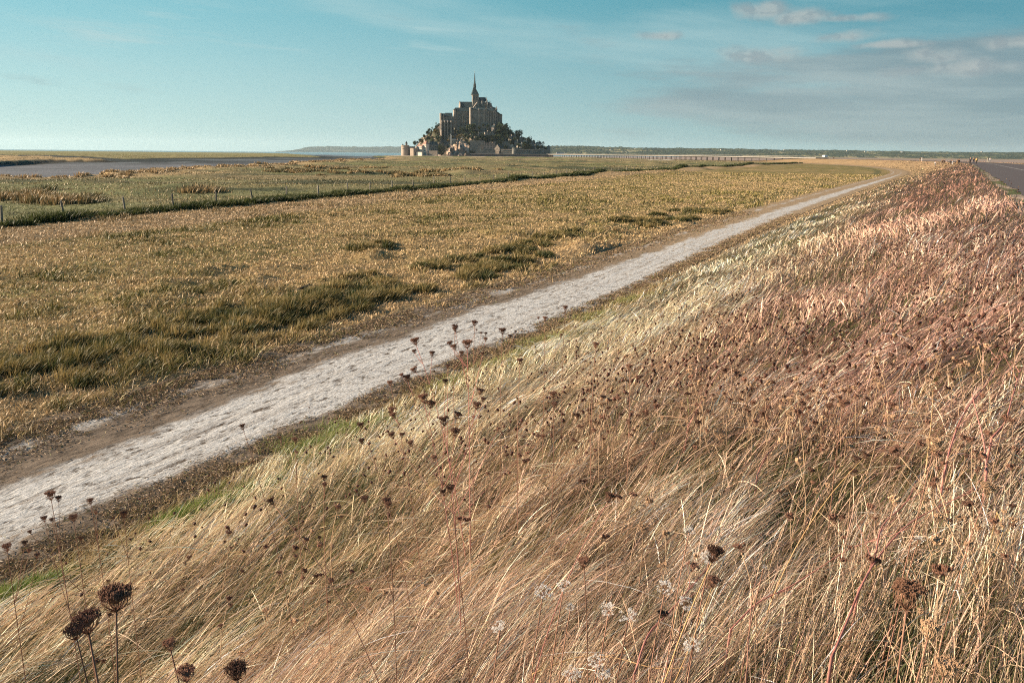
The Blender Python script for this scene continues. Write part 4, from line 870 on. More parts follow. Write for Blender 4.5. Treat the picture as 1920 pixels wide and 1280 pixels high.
gl, gr_ = "trees on the left slope of the island", "trees on the right slope of the island"
TL = [(785, 272, 0), (789, 268, 2), (793, 264, 0), (797, 266, 2), (801, 258, 0), (803, 268, 2), (806, 252, 0), (809, 262, 0), (812, 256, 1), (808, 246, 0), (816, 266, 0), (819, 247, 1), (822, 240, 0), (821, 250, 2), (825, 238, 1), (825, 248, 0), (815, 259, 2), (790, 278, 0), (797, 275, 2), (824, 262, 0), (818, 274, 0)]
for x, y, k in TL: tree(x, y + 3, -60 + 40 * (275 - y) / 40 + random.uniform(-3, 3), k, random.uniform(.8, 1.25), "bushy dark green tree on the left slope above the cream buildings" if k != 2 else "olive-brown tree on the left slope of the island", gl + (" with brown leaves" if k == 2 else ""))
TC = [(847, 268, -52, 2, 1.1), (852, 262, -48, 2, .9), (862, 256, -44, 1, 1.1), (866, 262, -50, 2, 1.2), (871, 252, -40, 3, .9), (875, 260, -50, 0, 1.1), (881, 264, -54, 0, 1.1), (856, 250, -38, 0, .9), (884, 248, -42, 3, 1.1), (890, 243, -40, 3, 1.0), (893, 256, -52, 0, 1), (888, 262, -60, 3, 1.1), (897, 266, -66, 0, 1), (900, 246, -44, 0, .9), (877, 245, -34, 0, .8), (906, 262, -62, 3, 1.0), (911, 266, -68, 0, 1), (918, 263, -64, 0, 1.1), (925, 266, -66, 3, 1), (932, 262, -62, 0, 1.1), (916, 242, -44, 0, .8), (935, 250, -50, 3, 1.35), (940, 246, -42, 3, 1.4), (945, 254, -50, 3, 1.3), (937, 262, -66, 0, 1.2), (907, 240, -42, 0, .7), (938, 272, -74, 0, 1), (944, 268, -70, 0, 1.1), (866, 247, -34, 1, .8)]
for x, y, d, k, s in TC: tree(x, y, d, k, s, "dark broadleaf tree below the abbey walls" if k != 2 else "rust-tinted tree on the spur below the abbey", "trees below the abbey walls" + (" with rusty leaves" if k == 2 else ""))
tree(836, 291, -100, 3, 1.5, "large dark tree standing alone right of the slate-roofed house at the water's edge"); tree(831.5, 288, -90, 0, 1.0, "dark tree squeezed against the slate-roofed house")
TR = [(948, 243, -20, 0), (952, 247, -26, 1), (955, 252, -34, 3), (957, 250, -20, 0), (962, 256, -36, 0), (969, 254, -30, 3), (974, 255, -24, 3), (971, 262, -44, 0), (980, 262, -36, 0), (987, 266, -34, 0), (991, 270, -44, 3), (999, 271, -34, 0), (1005, 274, -40, 0), (1010, 276, -36, 3), (1017, 279, -34, 0), (1021, 281, -36, 0), (952, 262, -56, 0), (957, 271, -74, 0), (964, 270, -66, 3), (972, 276, -80, 0), (981, 274, -70, 0), (985, 280, -84, 3), (993, 280, -80, 0), (950, 280, -90, 0), (1007, 281, -66, 0), (966, 283, -94, 0), (1013, 283, -58, 0), (948, 258, -48, 3)]
for x, y, d, k in TR: tree(x, y + 2, d, k, random.uniform(.85, 1.2), "dark green tree among the village houses on the right slope", gr_)
for _k in range(len(PR)):
    if not used[_k]:
        for c in list(PR[_k].children): bpy.data.objects.remove(c)
        bpy.data.objects.remove(PR[_k])
# rocks at the water's edge below the crag
def boulder(seed):
    random.seed(seed); m = MB(); m.blob((0, 0, 1.2), 2.2, (1.2, 1, .9), 7, 5, .28); return m.mesh("boulder", M['rock'])
bm_ = [boulder(i) for i in range(4)]; random.seed(5)
for i in range(46):
    px_ = random.uniform(848, 882); d = -104 + random.uniform(-4, 26); o = bpy.data.objects.new("boulder", bm_[i % 4]); COL.objects.link(o); x = mx_(px_); y = YM + d
    s = random.uniform(.6, 1.9); o.location = (x, y, max(iz(x, y), 0) - .5 * s); o.scale = (s, s, s * random.uniform(.8, 1.6)); o.rotation_euler = (0, 0, random.random() * 6)
    tag(o, "warm brown boulder in the rock fall below the crag at the water's edge", "boulder", "boulders at the foot of the crag")

# causeway platform and footbridge
def bridge():
    A = Vector((mx_(1026), YM - 112, 0)); Bv = Vector((252, 668, 0)); mid = Vector((150, 1080, 0))
    P = []
    for i in range(61): t = i / 60; P.append(A * (1 - t) ** 2 + mid * 2 * t * (1 - t) + Bv * t * t)
    T = empty("footbridge", tuple(A), label="long pale low bridge on many thin dark piers linking the island to the dyke", cat="bridge"); zd = 4.75
    def ribbon(name, w0, w1, z0, z1, mat):
        vs = []; fs = []
        for i, p in enumerate(P):
            d = (P[min(i + 1, 60)] - P[max(i - 1, 0)]).normalized(); n = Vector((-d.y, d.x, 0)); z = lambda q: q + (CREST - 4.2) * sstep(.75, 1.0, np.array(i / 60.)).item() * .8
            for w, zz in ((w0, z0), (w1, z0), (w1, z1), (w0, z1)): q = p + n * w - A; vs.append((q.x, q.y, z(zz)))
        for i in range(60):
            for k in range(4): fs.append((i * 4 + k, i * 4 + (k + 1) % 4, i * 4 + 4 + (k + 1) % 4, i * 4 + 4 + k))
        fs += [(3, 2, 1, 0), (240, 241, 242, 243)]; m = MB(); m.add(vs, fs); return m.build(name, M[mat], T)
    ribbon("deck", -6, 6, zd - .7, zd, 'concrete'); ribbon("girder", -4.5, 4.5, zd - 1.3, zd - .72, 'pier'); ribbon("handrail", -6.0, -5.9, zd + .95, zd + 1.1, 'concrete'); ribbon("handrail", 5.9, 6.0, zd + .95, zd + 1.1, 'concrete')
    ac = 0; last = P[0]; nxt = 0; tot = sum((P[i + 1] - P[i]).length for i in range(60)); K = 62
    for i in range(60):
        seg = (P[i + 1] - P[i]).length
        while nxt <= ac + seg and nxt < tot:
            t = (nxt - ac) / seg; p = P[i].lerp(P[i + 1], t) - A; d = (P[i + 1] - P[i]).normalized(); n = Vector((-d.y, d.x, 0)); m = MB()
            for s in (-3.8, 3.8): q = p + n * s; m.tube([(q.x, q.y, -2), (q.x, q.y, zd - 1.0)], .34, 6)
            m.build("pier", M['pier'], T); nxt += tot / K
        ac += seg
bridge()
T = empty("causeway", (mx_(960), YM - 118, 0), label="pale flat landing platform with a dark edge in front of the island's right half", cat="causeway")
m = MB(); m.box(mx_(888) - mx_(960), mx_(1032) - mx_(960), -7, 7, 3.7, 4.75); m.build("deck", M['concrete'], T); m = MB(); m.box(mx_(890) - mx_(960), mx_(1031) - mx_(960), -6, 6, -2, 3.7); m.build("base", M['pier'], T)
def bus(loc, rz, label, s=1.0, L=12.0, H=3.2, cat="bus", name="shuttle_bus"):
    T = empty(name, loc, rz, label=label, cat=cat); m = MB(); w = 1.25
    m.add([(-L / 2, -w, .45), (L / 2, -w, .45), (L / 2, w, .45), (-L / 2, w, .45), (-L / 2, -w, H * .55), (L / 2, -w, H * .55), (L / 2, w, H * .55), (-L / 2, w, H * .55), (-L / 2 + .3, -w + .12, H), (L / 2 - .5, -w + .12, H), (L / 2 - .5, w - .12, H), (-L / 2 + .3, w - .12, H)],
        [(3, 2, 1, 0), (0, 1, 5, 4), (1, 2, 6, 5), (2, 3, 7, 6), (3, 0, 4, 7), (4, 5, 9, 8), (5, 6, 10, 9), (6, 7, 11, 10), (7, 4, 8, 11), (8, 9, 10, 11)]); b = m.build("body", M['white'], T)
    m = MB(); m.box(-L / 2 + .5, L / 2 - .6, -w - .02, -w + .1, H * .5, H * .8); m.build("window", M['window'], b)
    for x in (-L / 2 + 1.1, L / 2 - 1.3):
        for y in (-w, w): m = MB(); m.lathe(0, 0, [(.42, -.12), (.42, .12)], 12); o = m.build("wheel", M['window'], T); o.rotation_euler[0] = PI / 2; o.location = (x, y, .42)
    return T
p = at(1045.5, 287, 0); bx = mx_(1045) ; bus((mx_(1044) + 0, YM - 118, 4.75), R(4), "white shuttle bus with reddish trim on the bridge just right of the island", H=3.4, L=15)
# ------------------------------------------------------------------ far land
def ridge(name, x0, x1, y0, y1, nx, ny, hf, tree_h, cfun, ts=9.0):
    X = np.linspace(x0, x1, nx); Y = np.concatenate([np.linspace(y0, y0 + (y1 - y0) * .5, int(ny * .75)), np.linspace(y0 + (y1 - y0) * .5, y1, ny - int(ny * .75))[1:]]); XX, YY = np.meshgrid(X, Y); T = (YY - y0) / (y1 - y0)
    H = hf(XX) * np.clip(sstep(0, .55, T) * sstep(1.05, .8, T), 0, 1); n = fbm(XX / 260, YY / 200, 4); H = H * (.72 + .55 * n)
    woods = sstep(.40, .50, fbm(XX / 190 + 3, YY / 130, 4)); H2 = H + woods * (tree_h * (.45 + .9 * fbm(XX / ts, YY / ts, 3))) * sstep(0, .03, T)
    c = cfun(XX, YY, woods); i = np.arange(len(Y) - 1)[:, None] * nx + np.arange(nx - 1)[None]; q = np.stack([i, i + 1, i + nx + 1, i + nx], -1).reshape(-1, 4)
    return npmesh(name, np.stack([XX, YY, H2 - .5], -1).reshape(-1, 3), q.ravel(), np.full(len(q), 4), M['hill'], col=c.reshape(-1, 3)), (lambda x, y: float(np.interp(x, X, H2[int(np.argmin(np.abs(Y - y)))])))
def hillmat():
    m, nt = nm("distant_woods"); L = nt.links; out = N(nt, 'ShaderNodeOutputMaterial'); b = N(nt, 'ShaderNodeBsdfPrincipled'); L.new(b.outputs[0], out.inputs[0]); b.inputs['Roughness'].default_value = 1; b.inputs['Specular IOR Level'].default_value = 0
    v = N(nt, 'ShaderNodeVertexColor', layer_name="Col"); n = N(nt, 'ShaderNodeTexNoise'); n.inputs['Scale'].default_value = .08; n.inputs['Detail'].default_value = 4; g = N(nt, 'ShaderNodeNewGeometry'); L.new(g.outputs['Position'], n.inputs['Vector'])
    r = N(nt, 'ShaderNodeMapRange'); r.inputs[1].default_value = .3; r.inputs[2].default_value = .7; r.inputs[3].default_value = .6; r.inputs[4].default_value = 1.4; L.new(n.outputs[0], r.inputs[0])
    s = N(nt, 'ShaderNodeVectorMath', operation='SCALE'); L.new(v.outputs[0], s.inputs[0]); L.new(r.outputs[0], s.inputs['Scale']); L.new(s.outputs[0], b.inputs['Base Color']); return m
M['hill'] = hillmat()
def hcol2(X, Y, w): return hcol(X, Y, np.clip(w + .6, 0, 1)) * .8
def hcol(X, Y, w):
    f = fbm(X / 120 + 8, Y / 60, 3); c = mixc(np.broadcast_to(C3(.17, .16, .08), X.shape + (3,)), C3(.30, .25, .14), sstep(.5, .6, f)); return mixc(c, C3(.030, .040, .020), w)
h1, hz1 = ridge("hills", 230, 7800, 6500, 10200, 1400, 70, lambda x: np.interp(x, [230, 600, 1350, 2700, 4200, 5700, 7800], [68, 70, 62, 55, 47, 52, 55]) * .95, 19, hcol, 14.0)
tag(h1, kind="structure")
h2, hz2 = ridge("headland", -5250, 500, 18000, 22000, 700, 40, lambda x: np.interp(x, [-5250, -5130, -4830, -3830, -2500, 500], [0, 76, 153, 143, 153, 160]) * .84, 16, hcol2, 26.0)
tag(h2, kind="structure")
for i, (px_, k) in enumerate(((1053, 4), (1062, 4), (1145, 4), (1190, 7), (1205, 6), (1352, 7), (1392, 9), (1470, 7), (1545, 9), (1588, 6), (1622, 6), (1690, 6), (1775, 14), (1770, 17), (1840, 8), (1893, 10))):
    Y = 7050 + 135 * k; p = aty(px_, 290, Y); z = hz1(p[0], Y); T = empty("farmhouse", (p[0], Y, z - 3), R(random.uniform(-40, 30)), label="tiny white farmhouse scattered on the distant wooded hills", cat="farmhouse", group="white farmhouses on the distant hills")
    w = random.uniform(11, 20); m = MB(); m.box(-w / 2, w / 2, -4, 4, -2, 13); m.build("wall", M['plaster'], T); m = MB(); m.gable(-w / 2 - .4, w / 2 + .4, -4.5, 4.5, 13, 17); m.build("roof", M['slate'], T)

# ------------------------------------------------------------------ fence
def fence():
    T = empty("post_fence", (FENP[1][0], FENP[1][1], 0), label="long wire fence of grey weathered wooden posts crossing the grassland", cat="fence"); off = Vector(T.location)
    PXS = [3, 123, 236, 325, 405, 473, 538, 597, 651, 693, 735, 775, 814, 845, 872, 900, 926]
    vs = []
    for p in PXS:
        best = min(np.arange(10, 260, .25), key=lambda s: abs(proj_px(*[float(q[0]) for q in xy(np.array([fenceu(s) - .5]), np.array([s]))]) - p)); vs.append(float(best))
    s = vs[-1]
    while s < 640: s += random.uniform(6.6, 8.0) + (s > 300) * 2; vs.append(s)
    tops = []; protos = []
    for i in range(5):
        m = MB(); h = 1.34; m.lathe(0, 0, [(.082, -.4), (.086, .3), (.082, 1.0), (.078, h - .03), (.06, h)], 7); m.v = [(a + .01 * math.sin(3 * c + i), b + .012 * math.cos(2.3 * c + i), c + (a * .2 if c > 1 else 0)) for a, b, c in m.v]; protos.append(m.mesh("post", M['wood']))
    for i, v in enumerate(vs):
        x, y = xy(np.array([fenceu(v) - .5]), np.array([v])); x, y = float(x[0]), float(y[0]); z = tz(x, y); o = bpy.data.objects.new("post", protos[i % 5]); COL.objects.link(o); o.parent = T; o.location = (x - off.x, y - off.y, z); o.rotation_euler = (random.gauss(0, .035), random.gauss(0, .05), random.random() * 6); s_ = random.uniform(.96, 1.06); k = 1 if v < 160 else 1.25; o.scale = (k, k, s_)
        tops.append(Vector((x - off.x, y - off.y, z)))
    for h in (.45, .78, 1.1):
        m = MB(); P = []
        for a, b in zip(tops[:-1], tops[1:]):
            for t in (0, .5): q = a.lerp(b, t); P.append((q.x, q.y, q.z + h - .03 * (t > 0)))
        m.tube(P, [.004 + .00001 * 0 + .006 * min(1, Vector(p).length / 400) for p in P], 3); m.build("wire", M['wire'], T)
    return vs
def proj_px(x, y, z=0.0):
    v = cam.matrix_world.inverted() @ Vector((x, y, z)); return 960 + F * v.x / -v.z
FVS = fence()

# ------------------------------------------------------------------ birds
def bird(loc, rz, label, s=1.0, perch=False):
    m = MB(); T = empty("crow", loc, rz, label=label, cat="bird"); n = 12
    spine = [(-.17, 0, .125, .012), (-.12, 0, .135, .035), (-.05, 0, .15, .062), (.03, 0, .175, .072), (.09, 0, .20, .058), (.125, 0, .232, .036), (.15, 0, .262, .036), (.175, 0, .272, .033), (.198, 0, .27, .018), (.215, 0, .265, .010), (.25, 0, .257, .002)]
    V = []; Fc = []
    for x, y, z, r in spine: V += [(x, y + r * .85 * math.cos(2 * PI * i / n), z + r * math.sin(2 * PI * i / n)) for i in range(n)]
    for k in range(len(spine) - 1): Fc += [(k * n + i, k * n + (i + 1) % n, (k + 1) * n + (i + 1) % n, (k + 1) * n + i) for i in range(n)]
    Fc += [tuple(range(n - 1, -1, -1)), tuple((len(spine) - 1) * n + i for i in range(n))]; m.add(V, Fc); b = m.build("body", M['crow'], T, smooth=True)
    m = MB(); m.add([(-.13, -.03, .14), (-.13, .03, .14), (-.30, .045, .105), (-.30, -.045, .105), (-.13, -.03, .125), (-.13, .03, .125), (-.30, .045, .098), (-.30, -.045, .098)], [(0, 1, 2, 3), (7, 6, 5, 4), (0, 4, 5, 1), (1, 5, 6, 2), (2, 6, 7, 3), (3, 7, 4, 0)]); m.build("tail", M['crow'], T)
    for s_ in (-1, 1):
        m = MB(); m.add([(.07, s_ * .052, .215), (.02, s_ * .070, .15), (-.14, s_ * .045, .125), (-.20, s_ * .03, .135), (-.05, s_ * .055, .20), (.07, s_ * .045, .205), (.02, s_ * .055, .15), (-.14, s_ * .03, .125), (-.05, s_ * .04, .19)], [(0, 1, 2, 3, 4), (8, 7, 6, 5), (0, 5, 6, 1), (1, 6, 7, 2), (3, 8, 4), (0, 4, 8, 5), (2, 7, 3)]); m.build("wing", M['crow'], T)
        m = MB(); m.tube([(.01, s_ * .025, .13), (-.01, s_ * .03, .07), (.005, s_ * .03, .004)], [.012, .006, .005], 5)
        for a in (-.5, 0, .5, PI): m.tube([(.005, s_ * .03, .006), (.005 + .035 * math.cos(a), s_ * .03 + .035 * math.sin(a), .003)], [.005, .002], 4)
        m.build("leg", M['crow'], T)
    T.scale = (s, s, s); return T
p = hit(572, 549); bird((p[0], p[1], p[2] + .04), R(25), "black crow standing in the mown field beside the long tussock", 1.0)
_v = FVS[13]; _x, _y = xy(np.array([fenceu(_v) - .5]), np.array([_v])); bird((float(_x[0]), float(_y[0]), tz(float(_x[0]), float(_y[0])) + 1.36), R(200), "dark bird perched on top of a fence post in the middle distance", 1.5)

# ------------------------------------------------------------------ people on the dyke road
SKIN = stone("skin", (.42, .25, .17), (.48, .3, .21), 8, bump=0); HAIR = stone("hair", (.03, .02, .015), (.06, .04, .03), 20, bump=0)
def cloth(n, c): return stone(n, tuple(q * .85 for q in c), c, 6, bump=.1, bdist=.01)
CL = dict(black=cloth("black_cloth", (.02, .02, .025)), navy=cloth("navy_cloth", (.03, .04, .07)), white=cloth("white_cloth", (.75, .75, .75)), yellow=cloth("yellow_cloth", (.65, .45, .12)), tan=cloth("tan_cloth", (.35, .22, .12)), cream=cloth("cream_cloth", (.6, .55, .45)), grey=cloth("grey_cloth", (.2, .2, .2)))
def skinmesh(name, verts, edges, rad, mat, sub=1):
    me = bpy.data.meshes.new(name); me.from_pydata(verts, edges, []); me.update(); o = bpy.data.objects.new(name, me); COL.objects.link(o)
    md = o.modifiers.new("skin", 'SKIN'); sk = me.skin_vertices[0].data
    for i, r in enumerate(rad): sk[i].radius = (r, r) if not hasattr(r, '__len__') else r
    sk[0].use_root = True; md.use_smooth_shade = True; s = o.modifiers.new("sub", 'SUBSURF'); s.levels = s.render_levels = sub
    dg = bpy.context.evaluated_depsgraph_get(); nm_ = bpy.data.meshes.new_from_object(o.evaluated_get(dg)); nm_.name = name; nm_.materials.clear(); nm_.materials.append(mat)
    bpy.data.objects.remove(o); bpy.data.meshes.remove(me); return nm_
def person(loc, rz, top, legs, label, stride=.22, arm=.12, h=1.0, hold=None):
    T = empty("person", loc, rz, label=label, cat="person")
    def mk(nm_, v, e, r, mat, par=T): me = skinmesh(nm_, v, e, r, mat); o = bpy.data.objects.new(nm_, me); COL.objects.link(o); o.parent = par; return o
    hipL, hipR = (0, .095, .90), (0, -.095, .90); kL, kR = (stride * .55, .10, .50), (-stride * .2, -.10, .50); aL, aR = (stride * .8, .10, .09), (-stride * 1.2, -.10, .13)
    tL, tR = (stride * .8 + .15, .10, .035), (-stride * 1.2 + .12, -.10, .03)
    sL, sR = (0, .18, 1.42), (0, -.18, 1.42); eL, eR = (-arm, .23, 1.14), (arm, -.23, 1.14); wL, wR = (-arm * .4, .23, .90), (arm * 2.2, -.22, .93); hL, hR = (-arm * .2, .23, .81), (arm * 2.7, -.21, .85)
    V = [(0, 0, .95), hipL, kL, aL, tL, hipR, kR, aR, tR, (0, 0, 1.15), (0, 0, 1.40), sL, eL, wL, hL, sR, eR, wR, hR, (0, 0, 1.50), (.01, 0, 1.58), (.015, 0, 1.68), (.01, 0, 1.74)]
    E_ = [(0, 1), (1, 2), (2, 3), (3, 4), (0, 5), (5, 6), (6, 7), (7, 8), (0, 9), (9, 10), (10, 11), (11, 12), (12, 13), (13, 14), (10, 15), (15, 16), (16, 17), (17, 18), (10, 19), (19, 20), (20, 21), (21, 22)]
    Rr = [(.14, .11), .085, .055, .04, .03, .085, .055, .04, .03, (.12, .1), (.14, .1), .05, .042, .03, .032, .05, .042, .03, .032, .05, .08, .09, .05]
    b = mk("body", V, E_, Rr, SKIN)
    mk("jacket", [(0, 0, 1.15), (0, 0, .97), (0, 0, 1.40), sL, eL, (wL[0], wL[1], wL[2] + .03), sR, eR, (wR[0], wR[1], wR[2] + .03)], [(0, 1), (0, 2), (2, 3), (3, 4), (4, 5), (2, 6), (6, 7), (7, 8)], [(.145, .125), (.155, .13), (.165, .125), .068, .056, .045, .068, .056, .045], CL[top])
    mk("trousers", [(0, 0, .95), hipL, kL, aL, hipR, kR, aR], [(0, 1), (1, 2), (2, 3), (0, 4), (4, 5), (5, 6)], [(.155, .13), .10, .075, .06, .10, .075, .06], CL[legs])
    for q, t in ((aL, tL), (aR, tR)): mk("shoe", [(q[0] - .03, q[1], .05 + (q[2] - .09)), (t[0], t[1], .045 + (q[2] - .09) * .4), (t[0] + .04, t[1], .04 + (q[2] - .09) * .3)], [(0, 1), (1, 2)], [.045, .042, .03], CL['black'])
    m = MB(); m.blob((-.01, 0, 1.72), .108, (1, .92, .9), 10, 6, .04); m.build("hair", HAIR, b, smooth=True)
    for y in (-.032, .032): m = MB(); m.blob((.098, y, 1.66), .012, (.5, 1, .7), 6, 4, 0); m.build("eye", HAIR, b)
    m = MB(); m.tube([(.10, 0, 1.66), (.125, 0, 1.625), (.095, 0, 1.615)], [.008, .016, .01], 5); m.build("nose", SKIN, b)
    T.scale = (h, h, h); return T
def roadpt(px_, D, dz=0):
    r = ray(px_, 300); a = math.atan2(r[0], r[1]); x, y = D * math.sin(a), D * math.cos(a); return (x, y, tz(x, y) + .035)
AWAY = PI / 2 - AZ
PE = [(1819.5, 245, 'navy', 'black', "person in dark blue walking on the dyke road, left of the group of three", 1.0, 0), (1826, 246, 'black', 'navy', "person in a black top in the middle of the group of three on the road", 1.0, 0), (1831.3, 243, 'yellow', 'black', "person in a yellow top with dark trousers, right of the group of three", .95, PI),
      (1852.3, 330, 'cream', 'cream', "person in cream clothes at the far side of the dyke road", 1.0, .4), (1856.6, 325, 'white', 'grey', "person in a white shirt beside the one in cream, far side of road", 1.0, 0),
      (1798.6, 262, 'black', 'black', "person all in black at the left edge of the road nearest the red-brown grass", 1.0, 0), (1795, 268, 'tan', 'tan', "person in tan clothes beside the one all in black at the road's left edge", .92, 0),
      (1784, 300, 'black', 'black', "person in black behind the grassy crest next to a child in white", 1.0, 0), (1786.6, 298, 'white', 'white', "child in white next to a person in black behind the grassy crest", .78, PI), (1776.2, 330, 'white', 'tan', "small child in a white top walking alone behind the crest", .66, 0),
      (1770.8, 330, 'black', 'black', "right one of two dark-clad walkers behind the crest", 1.0, 0), (1767.3, 335, 'tan', 'black', "left one of two dark-clad walkers behind the crest, in a brown top", 1.0, .3), (1754.6, 330, 'white', 'grey', "person in a bright white shirt walking alone, left of all the near walkers", 1.0, PI),
      (1725, 430, 'black', 'tan', "far walker in black on the bending part of the dyke", 1.0, 0), (1728.5, 432, 'white', 'white', "far walker in white on the bending part of the dyke", 1.0, 0), (1563, 640, 'black', 'black', "very distant lone figure in black where the bridge meets the dyke", 1.1, 0)]
for px_, D, a, b, lab, h, t in PE: person(roadpt(px_, D), AWAY + t + random.uniform(-.25, .25), a, b, lab, stride=random.uniform(.12, .24), h=h * 1.02)
p = roadpt(1649, 640); bus(p, R(160), "distant white van with reddish side driving along the bending dyke", L=4.6, H=1.9, cat="van", name="van"); p = roadpt(1546, 700); 
bus((p[0], p[1], 4.4), R(100), "distant white van where the bridge begins", L=4.2, H=1.8, cat="van", name="van")
# ------------------------------------------------------------------ dry wild carrots
random.seed(21)
M['palestem'] = stone("pale_plant_stem", (.30, .19, .12), (.46, .33, .21), 12, rnd=.3, bump=0)
def nest(Rd, n, seed, det=2, open_=.75):
    """dry umbel: curved ribs rising from the stem top like a goblet, each ending in a knot of bristly seeds"""
    rnd = random.Random(seed); m = MB(); H = Rd * 1.75
    for i in range(n):
        a = 2 * PI * i / n + rnd.uniform(-.1, .1); ring = 1 if i % 3 else .55; q = Rd * ring * rnd.uniform(.85, 1.1); hh = H * rnd.uniform(.85, 1.08) * (1.02 if ring < 1 else 1)
        P = []
        for t in (0, .25, .55, .8, 1): rr = q * (math.sin(t * PI * .62) / math.sin(PI * .62) if t < .8 else open_ + (1 - open_) * (1 - t) * 2 if False else q and math.sin(t * PI * .62)); P.append((rr * math.cos(a), rr * math.sin(a), hh * t ** 1.15))
        if det > 0: m.tube(P, [Rd * .045, Rd * .035, Rd * .032, Rd * .03, Rd * .03], 4 if det > 1 else 3)
        e = P[-1]
        for k in range({0: 2, 1: 5, 2: 26}[det]):
            s = Rd * (rnd.uniform(.035, .075) if det > 1 else rnd.uniform(.16, .26)); o = [rnd.gauss(0, Rd * .15) for _ in range(3)]; m.octa((e[0] + o[0], e[1] + o[1], e[2] + o[2] * .7), s, rnd.uniform(1, 2.4))
            if det > 1: m.tube([(e[0], e[1], e[2] - Rd * .12), (e[0] + o[0], e[1] + o[1], e[2] + o[2] * .7)], Rd * .014, 3)
    if det > 0: m.blob((0, 0, H * .74), Rd * (.66 if det > 1 else .6), (1, 1, .72), 10, 6, .22)
    if det > 1:
        for i in range(9): a = 2 * PI * i / 9; m.tube([(0, 0, 0), (Rd * .35 * math.cos(a), Rd * .35 * math.sin(a), -Rd * .02), (Rd * .6 * math.cos(a), Rd * .6 * math.sin(a), -Rd * .22)], [Rd * .03, Rd * .025, Rd * .005], 3)
    return m
def white_umbel(Rd, seed):
    rnd = random.Random(seed); r = MB(); f = MB()
    for i in range(34):
        a = rnd.random() * 2 * PI; q = Rd * math.sqrt(rnd.random()); h = Rd * .62 - q * q / Rd * .12; r.tube([(0, 0, 0), (q * .6 * math.cos(a), q * .6 * math.sin(a), h * .5), (q * math.cos(a), q * math.sin(a), h)], Rd * .012, 3)
        for k in range(13): b = rnd.random() * 2 * PI; w = Rd * .15 * math.sqrt(rnd.random()); f.octa((q * math.cos(a) + w * math.cos(b), q * math.sin(a) + w * math.sin(b), h + rnd.uniform(0, Rd * .06)), Rd * rnd.uniform(.028, .05), .6)
    return r, f
NEST = {}
for det, cnt, nn_ in ((2, 5, 26), (1, 5, 12), (0, 3, 7)):
    for k in range(cnt):
        for mt in ('head', 'headtan', 'headmid'): NEST[(det, k, mt)] = nest(1.0, nn_, 10 * det + k, det).mesh("seed_head", M[mt])
def orient(o, d, spin=0.0):
    o.rotation_mode = 'QUATERNION'; o.rotation_quaternion = Vector(d).to_track_quat('Z', 'Y') @ Matrix.Rotation(spin, 4, 'Z').to_quaternion()
def bez(a, b, c, n=8): return [a * (1 - t) ** 2 + b * 2 * t * (1 - t) + c * t * t for t in [i / n for i in range(n + 1)]]
def addhead(T, base, d, Rd, det, k, mat):
    o = bpy.data.objects.new("seed_head", NEST[(det, k, mat)]); COL.objects.link(o); o.parent = T; o.location = base; orient(o, d, random.random() * 6); s = Rd; o.scale = (s, s, s * random.uniform(.85, 1.15)); return o
def placed(px_, py_, D, Rd, label, mat='head', lean=(0, 0), det=2, branch=(), stem='stem', droop=0.0, group=None, foot_px=None):
    """a plant whose flower head stands at distance D in the direction of the picture point"""
    r = Vector(ray(px_, py_)); t = D / r.length; hd = Vector((0, 0, EYE)) + r * t; H = hd.z - tz(hd.x, hd.y)
    bx, by = hd.x + lean[0], hd.y + lean[1]; base = Vector((bx, by, tz(bx, by) - .03)); T = empty("wild_carrot", tuple(base), label=label, cat="wild carrot", group=group)
    top = hd - base; mid = Vector((top.x * .25 + random.uniform(-.03, .03), top.y * .25 + random.uniform(-.03, .03), top.z * .62)); P = bez(Vector((0, 0, 0)), mid, top, 10); dr = (P[-1] - P[-2]).normalized(); dr = (dr + Vector((0, 0, .5 - droop))).normalized()
    sr = max(.0016, Rd * .075); m = MB(); m.tube(P, [sr * (1.5 - .6 * i / 10) for i in range(11)], 6); st = m.build("stem", M[stem], T, smooth=True)
    addhead(T, P[-1] - dr * Rd * .1, dr, Rd, det, random.randrange(5), mat)
    for (dx, dpx, dpy, rs) in branch:      # side branches: fraction along the stem, offset of the head in picture points
        rb = Vector(ray(px_ + dpx, py_ + dpy)); h2 = Vector((0, 0, EYE)) + rb * (D * random.uniform(.97, 1.03) / rb.length) - base; a = P[int(dx * 10)]
        c = a.lerp(h2, .5) + Vector((0, 0, -.12 * (h2 - a).length)) + (h2 - a).cross(Vector((0, 0, 1))) * random.uniform(-.1, .1)
        Q_ = bez(a, c, h2, 7); m = MB(); m.tube(Q_, [sr * (1 - .45 * i / 7) for i in range(8)], 5); m.build("branch", M[stem], T, smooth=True); d2 = (Q_[-1] - Q_[-2]).normalized(); d2 = (d2 + Vector((0, 0, .6))).normalized(); addhead(T, Q_[-1], d2, Rd * rs, det, random.randrange(5), mat)
    return T
# close ones, left foreground
placed(218, 1143, 1.35, .0185, "large dark dried carrot head, right one of the pair at the lower left corner", lean=(-.05, .0))
placed(166, 1186, 1.30, .015, "brown dried carrot head tilted beside the larger one at the lower left corner", lean=(.02, .02), branch=((.8, -22, 12, .75),))
placed(320, 1218, 1.9, .011, "small brown seed head on a bent stalk near the bottom edge", lean=(.08, 0))
placed(350, 1275, 1.5, .013, "brown seed head cut by the bottom edge, left of the round dark one", mat='head')
placed(445, 1272, 1.45, .0155, "round dark seed head at the bottom edge of the picture")
placed(1700, 1140, 1.35, .0185, "big tan-brown dried carrot head on a straight stem in the lower right foreground", mat='headmid', lean=(-.02, 0), branch=())
placed(1740, 1195, 1.7, .014, "yellowish closed seed head beside the big tan one, lower right", mat='headtan', lean=(-.1, -.05))
placed(1770, 1265, 1.5, .016, "yellowish seed head at the bottom right edge below the big tan one", mat='headtan', lean=(-.1, -.05))
